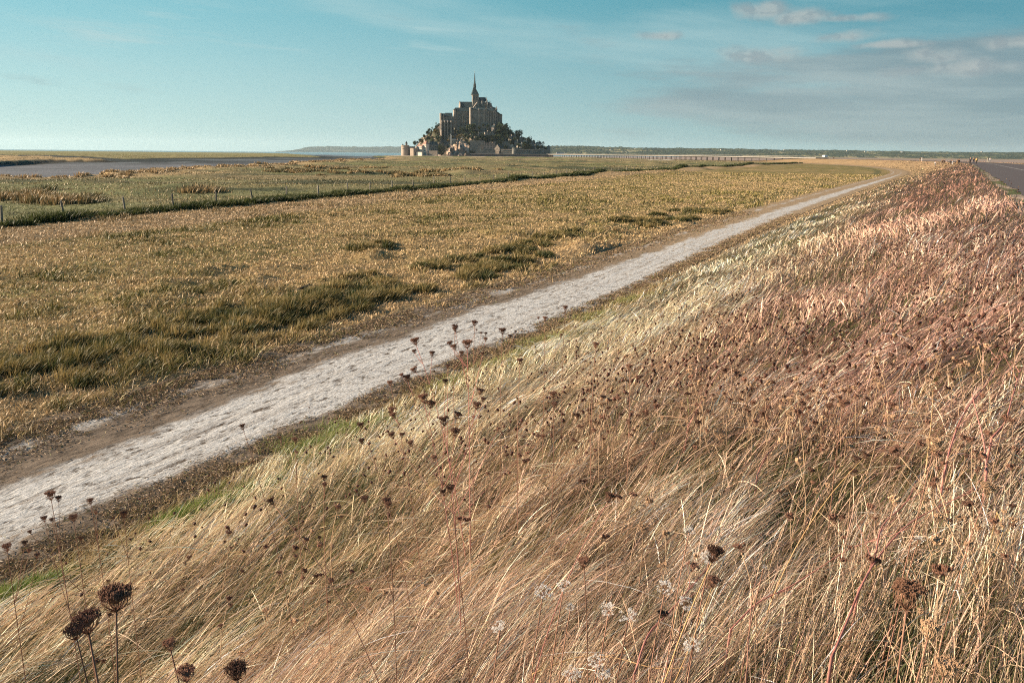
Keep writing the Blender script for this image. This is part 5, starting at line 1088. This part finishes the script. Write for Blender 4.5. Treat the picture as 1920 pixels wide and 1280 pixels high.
placed(1335, 1052, 2.1, .018, "reddish-brown open seed head at the end of a curved pale stalk", lean=(-.25, -.1), stem='yelstem', branch=((.6, 0, 48, .8),))
placed(1095, 1062, 2.5, .016, "dark ragged seed head on a thin upright stem in the middle foreground", lean=(.02, -.05))
placed(1140, 940, 3.2, .018, "round reddish seed head on a slanting pink stalk above the white flowers", lean=(-.35, -.15), stem='redstem')
placed(1750, 845, 3.4, .026, "tan goblet-shaped seed head on a straight stem among the reddish stalks at right", mat='headtan', lean=(-.1, 0))
placed(1850, 925, 3.0, .020, "pinkish closed seed head near the right edge of the picture", mat='headtan', lean=(-.1, 0))
placed(1580, 762, 4.6, .020, "dark square-looking seed head beside a paler one on the mid slope at right", branch=((.7, -25, 5, .9),))
placed(1620, 858, 3.8, .015, "reddish seed head on a curved pale stalk on the right slope", lean=(-.4, 0), stem='yelstem')
placed(1520, 640, 6.2, .022, "dark purple seed head with a smaller one below it on the right slope", branch=((.8, -10, 26, .8), (.85, 15, 30, .6)))
placed(1180, 695, 5.6, .022, "rust-red seed head standing high above the golden grass in the centre right", lean=(0, -.1), branch=((.7, -60, 12, .5), (.75, 14, 14, .5)))
placed(1037, 745, 5.0, .022, "dark oval seed head with a small one under it in the centre of the bank", branch=((.85, 2, 18, .7),))
placed(780, 646, 5.2, .026, "tallest pink-brown seed head against the white path, with many curved branches", lean=(.35, -.3), stem='redstem', branch=((.95, -2, 16, .5), (.8, 30, 22, .6), (.8, -1, 52, .8), (.6, -25, 62, .5), (.5, 60, 45, .5)))
placed(876, 652, 4.8, .026, "dark starry seed head before the white path, in the cluster of tall ones", lean=(.02, -.1), stem='redstem', branch=((.9, -22, 4, .6), (.9, -30, -2, .6), (.8, -10, 14, .5), (.75, 28, 14, .4), (.7, 34, -12, .4), (.8, -22, -30, .6)))
placed(890, 610, 5.6, .020, "seed head on a thin stem above the cluster in front of the path", branch=((.85, 20, 18, .5), (.8, 12, 16, .4)))
placed(942, 626, 5.8, .022, "rusty double seed head right of the tall cluster by the path", branch=((.85, 14, 8, .7), (.8, 24, -2, .4)))
placed(853, 618, 5.6, .019, "small rusty seed head left of the thin-stemmed one above the path", branch=((.8, 40, 2, .4),))
placed(975, 682, 5.2, .020, "brown seed head on a straight stem in front of the light green grass")
placed(1117, 652, 5.8, .020, "brown seed head on a straight stem over the brightest patch of grass")
placed(1060, 582, 7.2, .020, "seed head standing against the right edge of the white path")
placed(1022, 600, 6.8, .018, "paired small seed heads over the edge of the path", branch=((.9, -12, -2, .6), (.6, 30, 30, .6), (.5, 45, 42, .5)))
placed(795, 755, 4.2, .022, "dark clustered seed heads on a forked reddish stalk, left of the bank's centre", lean=(.2, -.2), stem='redstem', branch=((.9, 12, 10, 1), (.85, -30, -40, .7), (.8, 60, 30, .9), (.6, 40, -35, .6), (.7, -55, 30, .7), (.6, 105, -15, .8), (.55, 110, -2, .6)))
placed(833, 797, 4.0, .022, "dark brown seed heads on a tall branching plant left of centre", lean=(.1, -.3), stem='redstem', branch=((.8, 20, 20, .9), (.75, -60, 40, .6), (.7, 60, -30, .8), (.6, 100, 10, .4), (.6, -95, 25, .7)))
placed(845, 923, 3.4, .016, "paired dark seed heads on a bent purplish stem in the middle of the bank", lean=(.1, -.1), branch=((.9, -12, 6, .8), (.5, -30, -60, .7)))
placed(725, 945, 3.4, .016, "twin dark seed heads on a thin curved stalk, left of the bank's middle", lean=(.05, -.2), branch=((.9, 3, 7, .9), (.6, -40, -4, .9)))
placed(512, 945, 3.6, .015, "small purple-black seed head at the tip of a long arching stalk", lean=(.55, -.25))
placed(608, 900, 4.0, .014, "two tiny dark seed heads one above the other near the bright edge of the bank", branch=((.9, 1, 12, .8),))
placed(456, 805, 5.2, .016, "single seed head on a leaning stalk standing out against the white path", lean=(.35, -.3))
placed(553, 828, 5.0, .015, "dark red seed head beside smaller ones at the edge of the path", branch=((.9, 28, 12, .6), (.85, -28, -4, .6), (.8, 4, 22, .5)))
placed(678, 802, 4.6, .018, "dark seed head on a slanting stem at the left side of the main cluster", lean=(.3, -.2), branch=((.8, 2, 30, .8), (.6, 76, 18, .7), (.7, 56, -28, .9)))
placed(732, 722, 5.0, .016, "dark seed head by itself left of the tall plant with many branches", lean=(.2, -.1), branch=((.8, 2, 55, .8),))
placed(96, 936, 4.4, .020, "dark spiky seed head on a long stalk before the path, left edge", lean=(.1, -.1), branch=((.8, 14, 4, .6), (.6, -12, 42, .6), (.6, 2, 42, .5)))
placed(170, 944, 4.6, .014, "small seed head right of the spiky one against the path", branch=((.85, 10, 20, .6),))
placed(138, 976, 4.3, .016, "ragged seed head low against the path's edge on the left", branch=((.8, 14, 38, .6), (.7, -80, 24, .5)))
placed(233, 970, 4.6, .015, "oval dark seed head near the green grass on the left", branch=((.8, 46, 4, .5), (.8, -20, 3, .4)))
placed(14, 1032, 4.0, .016, "dark seed head at the very left edge of the picture", branch=((.8, 32, -10, .7), (.8, 40, 4, .6), (.7, 55, 14, .6)))
# white lace flowers
for k, (a, b, D, Rd, lab) in enumerate(((1018, 1115, 2.4, .026, "white lacy umbel left of the row of white flowers, round"), (1057, 1102, 2.5, .022, "pale lacy umbel just right of the round one"), (1247, 1107, 2.4, .026, "flat white umbel, brightest of the white flowers"), (1142, 1145, 2.3, .022, "white umbel in the middle of the white row, upper left"), (1178, 1160, 2.2, .024, "dense white umbel in the middle of the white row"),
        (1284, 1136, 2.3, .024, "greyish white umbel right of the bright flat one"), (1070, 1140, 2.4, .014, "tiny pinkish white umbel between the larger ones"), (938, 1178, 2.2, .020, "pale pink-white umbel, leftmost of the white flowers"), (1120, 1243, 2.0, .020, "white umbel near the bottom edge, upper of two"), (1072, 1268, 2.0, .022, "white umbel cut by the bottom edge"), (1130, 1265, 2.0, .018, "small white umbel low at the bottom edge"),
        (1298, 1215, 2.0, .020, "white umbel by the pale bent stalk at bottom right of centre"), (1292, 998, 2.8, .020, "small white umbel above the reddish-brown open head"), (1722, 1012, 2.9, .014, "tiny white umbel on the right slope"), (1330, 1050, 2.2, .022, "greyish umbel right behind the reddish-brown open head"), (1432, 1064, 2.6, .009, "single tiny white flower on the right slope"))):
    r = Vector(ray(a, b)); hd = Vector((0, 0, EYE)) + r * (D / r.length); base = Vector((hd.x - .06, hd.y, tz(hd.x - .06, hd.y))); T = empty("white_umbel", tuple(base), label=lab, cat="wildflower"); P = bez(Vector((0, 0, 0)), Vector((0, 0, (hd - base).z * .6)), hd - base, 6)
    m = MB(); m.tube(P, .0018, 5); m.build("stem", M['stem'], T); rr_, ff = white_umbel(Rd, k); o1 = rr_.build("rays", M['stem'], T); o2 = ff.build("florets", M['floret'], T)
    d = Vector((random.uniform(-.4, .2), -.35 + random.uniform(-.2, .1), 1)).normalized()
    for o in (o1, o2): o.location = P[-1]; orient(o, d)
# thick reddish and straw stalks lying through the grass
def stalk(pts, h, rad, mat, label, side=3, hs=None):
    P = [Vector(hit(a, b, hh)) for (a, b), hh in zip(pts, hs or [h] * len(pts))]; base = P[0]; T = empty("dry_stalk", tuple(base), label=label, cat="stalk")
    Q_ = [p - base for p in P]; R_ = []
    for i in range(len(Q_) - 1):
        p0 = Q_[max(i - 1, 0)]; p1, p2 = Q_[i], Q_[i + 1]; p3 = Q_[min(i + 2, len(Q_) - 1)]
        for k in range(4): t = k / 4; R_.append(.5 * ((2 * p1) + (p2 - p0) * t + (2 * p0 - 5 * p1 + 4 * p2 - p3) * t * t + (3 * p1 - p0 - 3 * p2 + p3) * t ** 3))
    R_.append(Q_[-1]); R_[0] = R_[0] + Vector((0, 0, -.0)); n = len(R_); m = MB(); m.tube([R_[0] + Vector((0, 0, -.35)) + (R_[0] - R_[2]) * .6] + R_, [rad * 1.1] + [rad * (1.1 - .7 * i / n) * (1.25 if i % 5 == 0 else 1) for i in range(n)], 6); m.build("stem", M[mat], T, smooth=True)
    for i in range(side):
        j = random.randrange(n // 4, n - 1); a = R_[j]; dn = (R_[j] - R_[j - 1]).normalized(); s = dn.cross(Vector((0, 0, 1))) * random.choice((-1, 1)); L_ = random.uniform(.12, .3); e = a + dn * L_ + s * L_ * .5 + Vector((0, 0, L_ * random.uniform(.1, .5))); m = MB(); m.tube(bez(a, a + dn * L_ * .6 + s * L_ * .1, e, 5), [rad * .5 * (1 - .12 * q) for q in range(6)], 5); m.build("branch", M[mat], T, smooth=True)
stalk([(1190, 1262), (1215, 1190), (1252, 1150), (1300, 1095), (1330, 1060)], .3, .0042, 'redstem', "thick pale pink stalk rising from the bottom edge to the reddish-brown head", 2)
stalk([(1000, 1262), (1080, 1232), (1150, 1232), (1230, 1252), (1290, 1250)], .25, .003, 'yelstem', "straw stalk lying across the bottom edge and curving down to the right", 1)
stalk([(1370, 1180), (1420, 1130), (1480, 1100), (1520, 1075), (1590, 1030), (1640, 1012)], .28, .0036, 'redstem', "long pink stalk crossing the dark green gap in the lower right", 3)
stalk([(1560, 1230), (1590, 1160), (1610, 1110), (1640, 1045), (1655, 985), (1700, 940), (1722, 890)], .3, .005, 'redstem', "forked thick pink stalk running up the lower right slope", 3)
stalk([(1610, 1105), (1650, 1040), (1700, 985), (1760, 950), (1830, 915)], .3, .0042, 'redstem', "right branch of pink stalk reaching toward the picture's right edge", 2)
stalk([(1770, 890), (1785, 830), (1810, 770), (1850, 720), (1880, 670), (1915, 640)], .3, .0055, 'redstem', "bright pink-red stalk climbing to the right edge at mid height", 4)
stalk([(1860, 820), (1885, 790), (1898, 745), (1915, 690)], .3, .006, 'redstem', "short thick red stalk close to the right edge", 2)
stalk([(1850, 885), (1845, 830), (1830, 770), (1822, 735)], .3, .005, 'redstem', "dull brownish-pink stalk crossing the bright red one", 1)
stalk([(1290, 800), (1320, 745), (1345, 700), (1370, 660), (1378, 630)], .25, .0045, 'redstem', "pink stalk in the middle of the upper right slope", 2)
stalk([(1420, 890), (1440, 850), (1490, 790), (1530, 700), (1545, 640)], .25, .004, 'redstem', "faint pink stalk below the dark purple seed head", 3)
stalk([(1740, 850), (1748, 770), (1752, 700), (1765, 660)], .25, .0035, 'yelstem', "straight straw stalk left of the bright red one", 1)
stalk([(870, 960), (930, 900), (985, 850), (1030, 810), (1060, 795)], .2, .003, 'redstem', "thin pink stalk lying in the golden grass in the middle of the bank", 3)
stalk([(1480, 640), (1520, 610), (1580, 560), (1600, 545)], .25, .004, 'redstem', "pink stalk on the upper slope below the dark crest shrub", 2)
stalk([(1870, 960), (1880, 1000), (1840, 1080), (1800, 1140)], .3, .003, 'yelstem', "long straw stalk bending down near the lower right corner", 1)
stalk([(1400, 1262), (1405, 1180), (1412, 1110), (1420, 1080)], .35, .003, 'stem', "dark brown thin stem standing upright near the bottom, right of the white flowers", 1)

# ------------------------------------------------------------------ the many: individual plants, nearest first, then one object for the rest
pl = []
def protoplant(k, mat):
    T = empty("wild_carrot"); H = [.42, .5, .38, .55, .46, .5][k % 6]; top = Vector((random.uniform(-.08, .08), random.uniform(-.08, .08), H)); P = bez(Vector((0, 0, -.05)), Vector((random.uniform(-.05, .05), random.uniform(-.05, .05), H * .6)), top, 6)
    m = MB(); m.tube(P, [.0028, .0026, .0024, .0022, .002, .0018, .0016], 4); m.build("stem", M['palestem'], T, smooth=True); addhead(T, top, (P[-1] - P[-2]).normalized() + Vector((0, 0, .4)), .017, 1, k % 5, mat)
    for j in range((0, 2, 1, 3, 0, 2)[k % 6]):
        a = P[random.choice((2, 3, 4))]; an = random.random() * 6.28; L_ = random.uniform(.1, .22); e = a + Vector((math.cos(an) * L_ * .6, math.sin(an) * L_ * .6, L_)); m = MB(); m.tube(bez(a, a + Vector((math.cos(an) * L_ * .45, math.sin(an) * L_ * .45, L_ * .3)), e, 4), .0014, 3); m.build("branch", M['palestem'], T); addhead(T, e, Vector((math.cos(an) * .3, math.sin(an) * .3, 1)), random.uniform(.009, .014), 1, random.randrange(5), mat)
    return T
PP = [protoplant(k, 'head' if k < 5 else 'headtan') for k in range(7)]; pu = [False] * 7
cand = []
x, y, r = samp(60000, 3.0, 230, 1.45, -34, 36); u, v = uv(x, y); hg = (u - foot(v)) / (1.7 - foot(v)); q = fbm(x / 2.2 + 50, y / 2.2, 3); q2 = fbm(x / 7 + 80, y / 7 + 3, 2)
dn = np.clip((.25 + .75 * sstep(.40, .62, q)) * (.18 + .82 * sstep(.2, .75, hg)) , 0, 1) * (.35 + .65 * sstep(.4, .6, q2)) * np.where(r < 6, .26, 1) * np.where((x < .3) & (r < 6.5), .12, 1)
k = (u > foot(v) + .3) & (u < 1.8) & (RNG.random(len(x)) < dn) & (v < 240); x, y, r, u, v = (a[k] for a in (x, y, r, u, v)); z = terrain(x, y)
sel = RNG.permutation(len(x))[:5600]; x, y, r, z, u, v = x[sel], y[sel], r[sel], z[sel], u[sel], v[sel]; od = np.argsort(r); x, y, r, z, u, v = x[od], y[od], r[od], z[od], u[od], v[od]
NI = 240
for i in range(min(NI, len(x))):
    k = random.randrange(7); T = PP[k] if not pu[k] else copy_tree(PP[k]); pu[k] = True; T.location = (x[i], y[i], z[i]); orient(T, (SA * .3 + random.gauss(0, .22), CA * .3 + random.gauss(0, .22), 1), random.random() * 6.28); s = random.uniform(.8, 1.35); T.scale = (s, s, s)
    tan = k >= 5; low = r[i] < 6.5
    tag(T, ("tan" if tan else "dark brown") + " dried wild carrot on thin stems, " + ("in the nearest grass of the bank" if low else "farther up the grassy slope"), "wild carrot", ("tan" if tan else "dark") + " wild carrots " + ("in the near grass" if low else "up the slope"))
for k in range(7):
    if not pu[k]:
        for c in list(PP[k].children): bpy.data.objects.remove(c)
        bpy.data.objects.remove(PP[k])
# remainder as one object: low goblet heads with stems
def many():
    base = MB(); base.lathe(0, 0, [(.05, -.15), (.5, .25), (.85, .9), (.95, 1.35), (.55, 1.6)], 7); hv = np.array(base.v); hf = base.f
    V = []; Cn = []; Ct = []; CC = []; n0 = 0
    for i in range(NI, len(x)):
        H = random.uniform(.36, .66); R_ = random.uniform(.009, .019) * (1 + .5 * min(1, r[i] / 90)); lx, ly = random.gauss(.07, .12), random.gauss(.12, .12); t = np.array([x[i] + lx, y[i] + ly, z[i] + H]); vv = hv * R_ * np.array([1, 1, random.uniform(.8, 1.2)]) * (1 + RNG.normal(size=hv.shape) * .12); vv = vv + vv[:, 2:3] * np.array([[random.gauss(0, .3), random.gauss(0, .3), 0]]) + t
        c = (np.array([.10, .045, .032]) if random.random() < .8 else np.array([.30, .19, .11])) * random.uniform(.6, 1.5)
        V.append(vv); CC.append(np.tile(c, (len(vv), 1)))
        for f in hf: Cn += [q + n0 for q in f]; Ct.append(len(f))
        n0 += len(vv); w = max(.0014, r[i] * PXW * .16); b = np.array([x[i], y[i], z[i]]); sd_ = np.array([w, 0, 0]); sv = np.array([b - sd_, b + sd_, t + sd_ * .4, t - sd_ * .4]); V.append(sv); CC.append(np.tile(np.array([.42, .27, .19]), (4, 1))); Cn += [n0, n0 + 1, n0 + 2, n0 + 3]; Ct.append(4); n0 += 4
    tag(npmesh("distant_wild_carrots", np.concatenate(V), Cn, Ct, M['straw'], col=np.concatenate(CC)), kind="stuff", label="countless small dark dried carrot heads dotted over the upper bank", cat="wild carrots")
many()
# ------------------------------------------------------------------ sky, sun
SUN_AZ, SUN_EL = R(-86), R(21)
wd_ = bpy.data.worlds.new("World"); scene.world = wd_; wd_.use_nodes = True
def sky():
    nt = wd_.node_tree; nt.nodes.clear(); L = nt.links
    out = N(nt, 'ShaderNodeOutputWorld'); bg = N(nt, 'ShaderNodeBackground'); L.new(bg.outputs[0], out.inputs[0]); bg.inputs[1].default_value = .055
    sk = N(nt, 'ShaderNodeTexSky', sky_type='NISHITA'); sk.sun_disc = False; sk.sun_elevation = SUN_EL; sk.sun_rotation = SUN_AZ
    sk.air_density = 1.0; sk.dust_density = .4; sk.ozone_density = 2.0
    def mth(op, *a, cl=False):
        n = N(nt, 'ShaderNodeMath', operation=op); n.use_clamp = cl
        for i, s in enumerate(a):
            if isinstance(s, (int, float)): n.inputs[i].default_value = s
            else: L.new(s, n.inputs[i])
        return n.outputs[0]
    def mr(x, a, b, c=0., d=1.):
        r = N(nt, 'ShaderNodeMapRange', interpolation_type='SMOOTHSTEP')
        for i, s in enumerate((x, a, b, c, d)):
            if isinstance(s, (int, float)): r.inputs[i].default_value = s
            else: L.new(s, r.inputs[i])
        return r.outputs[0]
    def mixr(f, a, b, blend='MIX'):
        m = N(nt, 'ShaderNodeMix', data_type='RGBA', blend_type=blend)
        for i, s in ((0, f), (6, a), (7, b)):
            if isinstance(s, (int, float)): m.inputs[i].default_value = s
            elif isinstance(s, tuple): m.inputs[i].default_value = (*s, 1)
            else: L.new(s, m.inputs[i])
        return m.outputs[2]
    tc = N(nt, 'ShaderNodeTexCoord'); sp = N(nt, 'ShaderNodeSeparateXYZ'); L.new(tc.outputs['Generated'], sp.inputs[0])
    X, Y, Z = sp.outputs
    az = mth('ARCTAN2', X, Y); el = mth('ARCSINE', Z)
    col = mixr(1.0, sk.outputs[0], (SKYTINT), 'MULTIPLY')
    up_ = mr(el, .0, .22); azf = mr(az, -.65, .62); grad = mixr(up_, mixr(azf, HZ_L, HZ_R), mixr(azf, TOP_L, TOP_R)); col = mixr(mth('MULTIPLY', mr(el, .5, .2), .88), col, grad)
    # cloud coordinates: azimuth / elevation with wind-stretched streaks
    def coords(sx, sy, sk_=0.0):
        c = N(nt, 'ShaderNodeCombineXYZ'); L.new(mth('MULTIPLY', az, sx), c.inputs[0])
        L.new(mth('ADD', mth('MULTIPLY', el, sy), mth('MULTIPLY', az, sk_)), c.inputs[1]); return c.outputs[0]
    def noise(v, sc, det=6, ro=.6, off=0.):
        m = N(nt, 'ShaderNodeMapping'); m.inputs['Location'].default_value = (off, off * .7, 0); L.new(v, m.inputs[0])
        n = N(nt, 'ShaderNodeTexNoise'); n.inputs['Scale'].default_value = sc; n.inputs['Detail'].default_value = det; n.inputs['Roughness'].default_value = ro; L.new(m.outputs[0], n.inputs['Vector']); return n.outputs[0]
    # high thin veils
    v1 = mth('MULTIPLY', mr(noise(coords(1.2, 9, .8), 1.6, 7, .55, 3.1), .46, .72), mr(el, .26, .14)); v1 = mth('MULTIPLY', v1, mr(el, .0, .05))
    col = mixr(mth('MULTIPLY', v1, .5), col, CLOUD_A)
    wisp = mth('MULTIPLY', mr(noise(coords(2.2, 26, 1.2), 1.7, 8, .6, 7.7), .54, .72), mr(az, -.55, -.45)); wisp = mth('MULTIPLY', wisp, mth('MULTIPLY', mr(az, .0, -.12), mth('MULTIPLY', mr(el, .085, .11), mr(el, .165, .14))))
    col = mixr(mth('MULTIPLY', wisp, .8), col, CLOUD_A)
    # grey bank low on the right
    band = mth('MULTIPLY', mr(az, -.05, .5), mth('MULTIPLY', mr(el, -.02, .03), mr(mth('SUBTRACT', el, mth('MULTIPLY', az, .10)), .105, .055)))
    gb = mr(mth('ADD', noise(coords(1.4, 8, .2), 2.3, 8, .6, 1.3), mth('MULTIPLY', band, .42)), .60, .82)
    col = mixr(mth('MULTIPLY', gb, .62), col, mixr(mth('MULTIPLY', mr(noise(coords(1.6, 14, .3), 2.6, 7, .6, 9.2), .42, .66), .6), CLOUD_B, CLOUD_C))
    # small cumulus scraps, upper right
    cv_ = coords(9.0, 15.0, -.3); cu = noise(cv_, 2.2, 6, .52, 5.6); cu2 = noise(cv_, 2.2, 6, .52, 5.66); tot = None
    for a_, e_, ra, re in ((.285, .158, .042, .013), (.325, .150, .05, .010), (.374, .147, .05, .006), (.372, .128, .034, .009), (.282, .112, .045, .010), (.171, .134, .035, .007), (.462, .104, .04, .012), (.56, .114, .06, .008), (.42, .118, .05, .005), (.50, .092, .10, .010)):
        d2_ = mth('ADD', mth('POWER', mth('DIVIDE', mth('SUBTRACT', az, a_), ra), 2.0), mth('POWER', mth('DIVIDE', mth('SUBTRACT', el, e_), re), 2.0))
        g_ = mth('POWER', 2.718, mth('MULTIPLY', d2_, -.8)); tot = g_ if tot is None else mth('MAXIMUM', tot, g_)
    cm = mr(mth('ADD', tot, mth('MULTIPLY', mth('SUBTRACT', cu, .5), 1.7)), .35, 1.05); cm = mth('MULTIPLY', cm, mr(tot, .06, .3))
    lit = mr(mth('SUBTRACT', cu2, cu), -.05, .03)
    col = mixr(mth('MULTIPLY', cm, .85), col, mixr(lit, CLOUD_D, CLOUD_C))
    L.new(col, bg.inputs[0])
CLOUD_D = (2.4, 2.9, 3.1); SKYTINT = (.36, .90, 1.0); HZ_L = (4.2, 5.7, 5.6); HZ_R = (1.95, 3.1, 3.45); TOP_L = (1.5, 4.2, 4.8); TOP_R = (.35, 2.1, 2.7)
CLOUD_A = (3.6, 5.0, 5.1); CLOUD_B = (1.75, 2.15, 2.4); CLOUD_C = (3.3, 3.7, 3.7)
sky()
sd = bpy.data.lights.new("sun", 'SUN'); sd.energy = 5.0; sd.angle = R(.53); sd.color = (1, .79, .57)
so = bpy.data.objects.new("sun", sd); COL.objects.link(so)
dv = Vector((math.sin(SUN_AZ) * math.cos(SUN_EL), math.cos(SUN_AZ) * math.cos(SUN_EL), math.sin(SUN_EL)))
so.rotation_euler = dv.to_track_quat('Z', 'Y').to_euler()
DENOISE = False
scene.view_settings.view_transform = 'Standard'; scene.view_settings.look = 'None'; scene.view_settings.exposure = 1.25; scene.view_settings.gamma = 1
cy = scene.cycles; cy.use_denoising = DENOISE; cy.filter_width = 1.1; cy.max_bounces = 5; cy.diffuse_bounces = 1; cy.glossy_bounces = 2; cy.transmission_bounces = 3; cy.volume_bounces = 1; cy.transparent_max_bounces = 4

# ------------------------------------------------------------------ sea haze: one even body of air round the whole place
def haze():
    m, nt = nm("haze_air"); L = nt.links; out = N(nt, 'ShaderNodeOutputMaterial'); v = N(nt, 'ShaderNodeVolumePrincipled')
    v.inputs['Color'].default_value = (.70, .90, 1.0, 1); v.inputs['Density'].default_value = HAZE; v.inputs['Anisotropy'].default_value = .2; L.new(v.outputs[0], out.inputs['Volume'])
    b = MB(); b.box(-26500, 26500, -26500, 26500, -8, 330); o = b.build("haze", m); tag(o, kind="stuff", label="thin pale sea haze over the whole bay", cat="haze")
HAZE = 2.2e-5
haze()
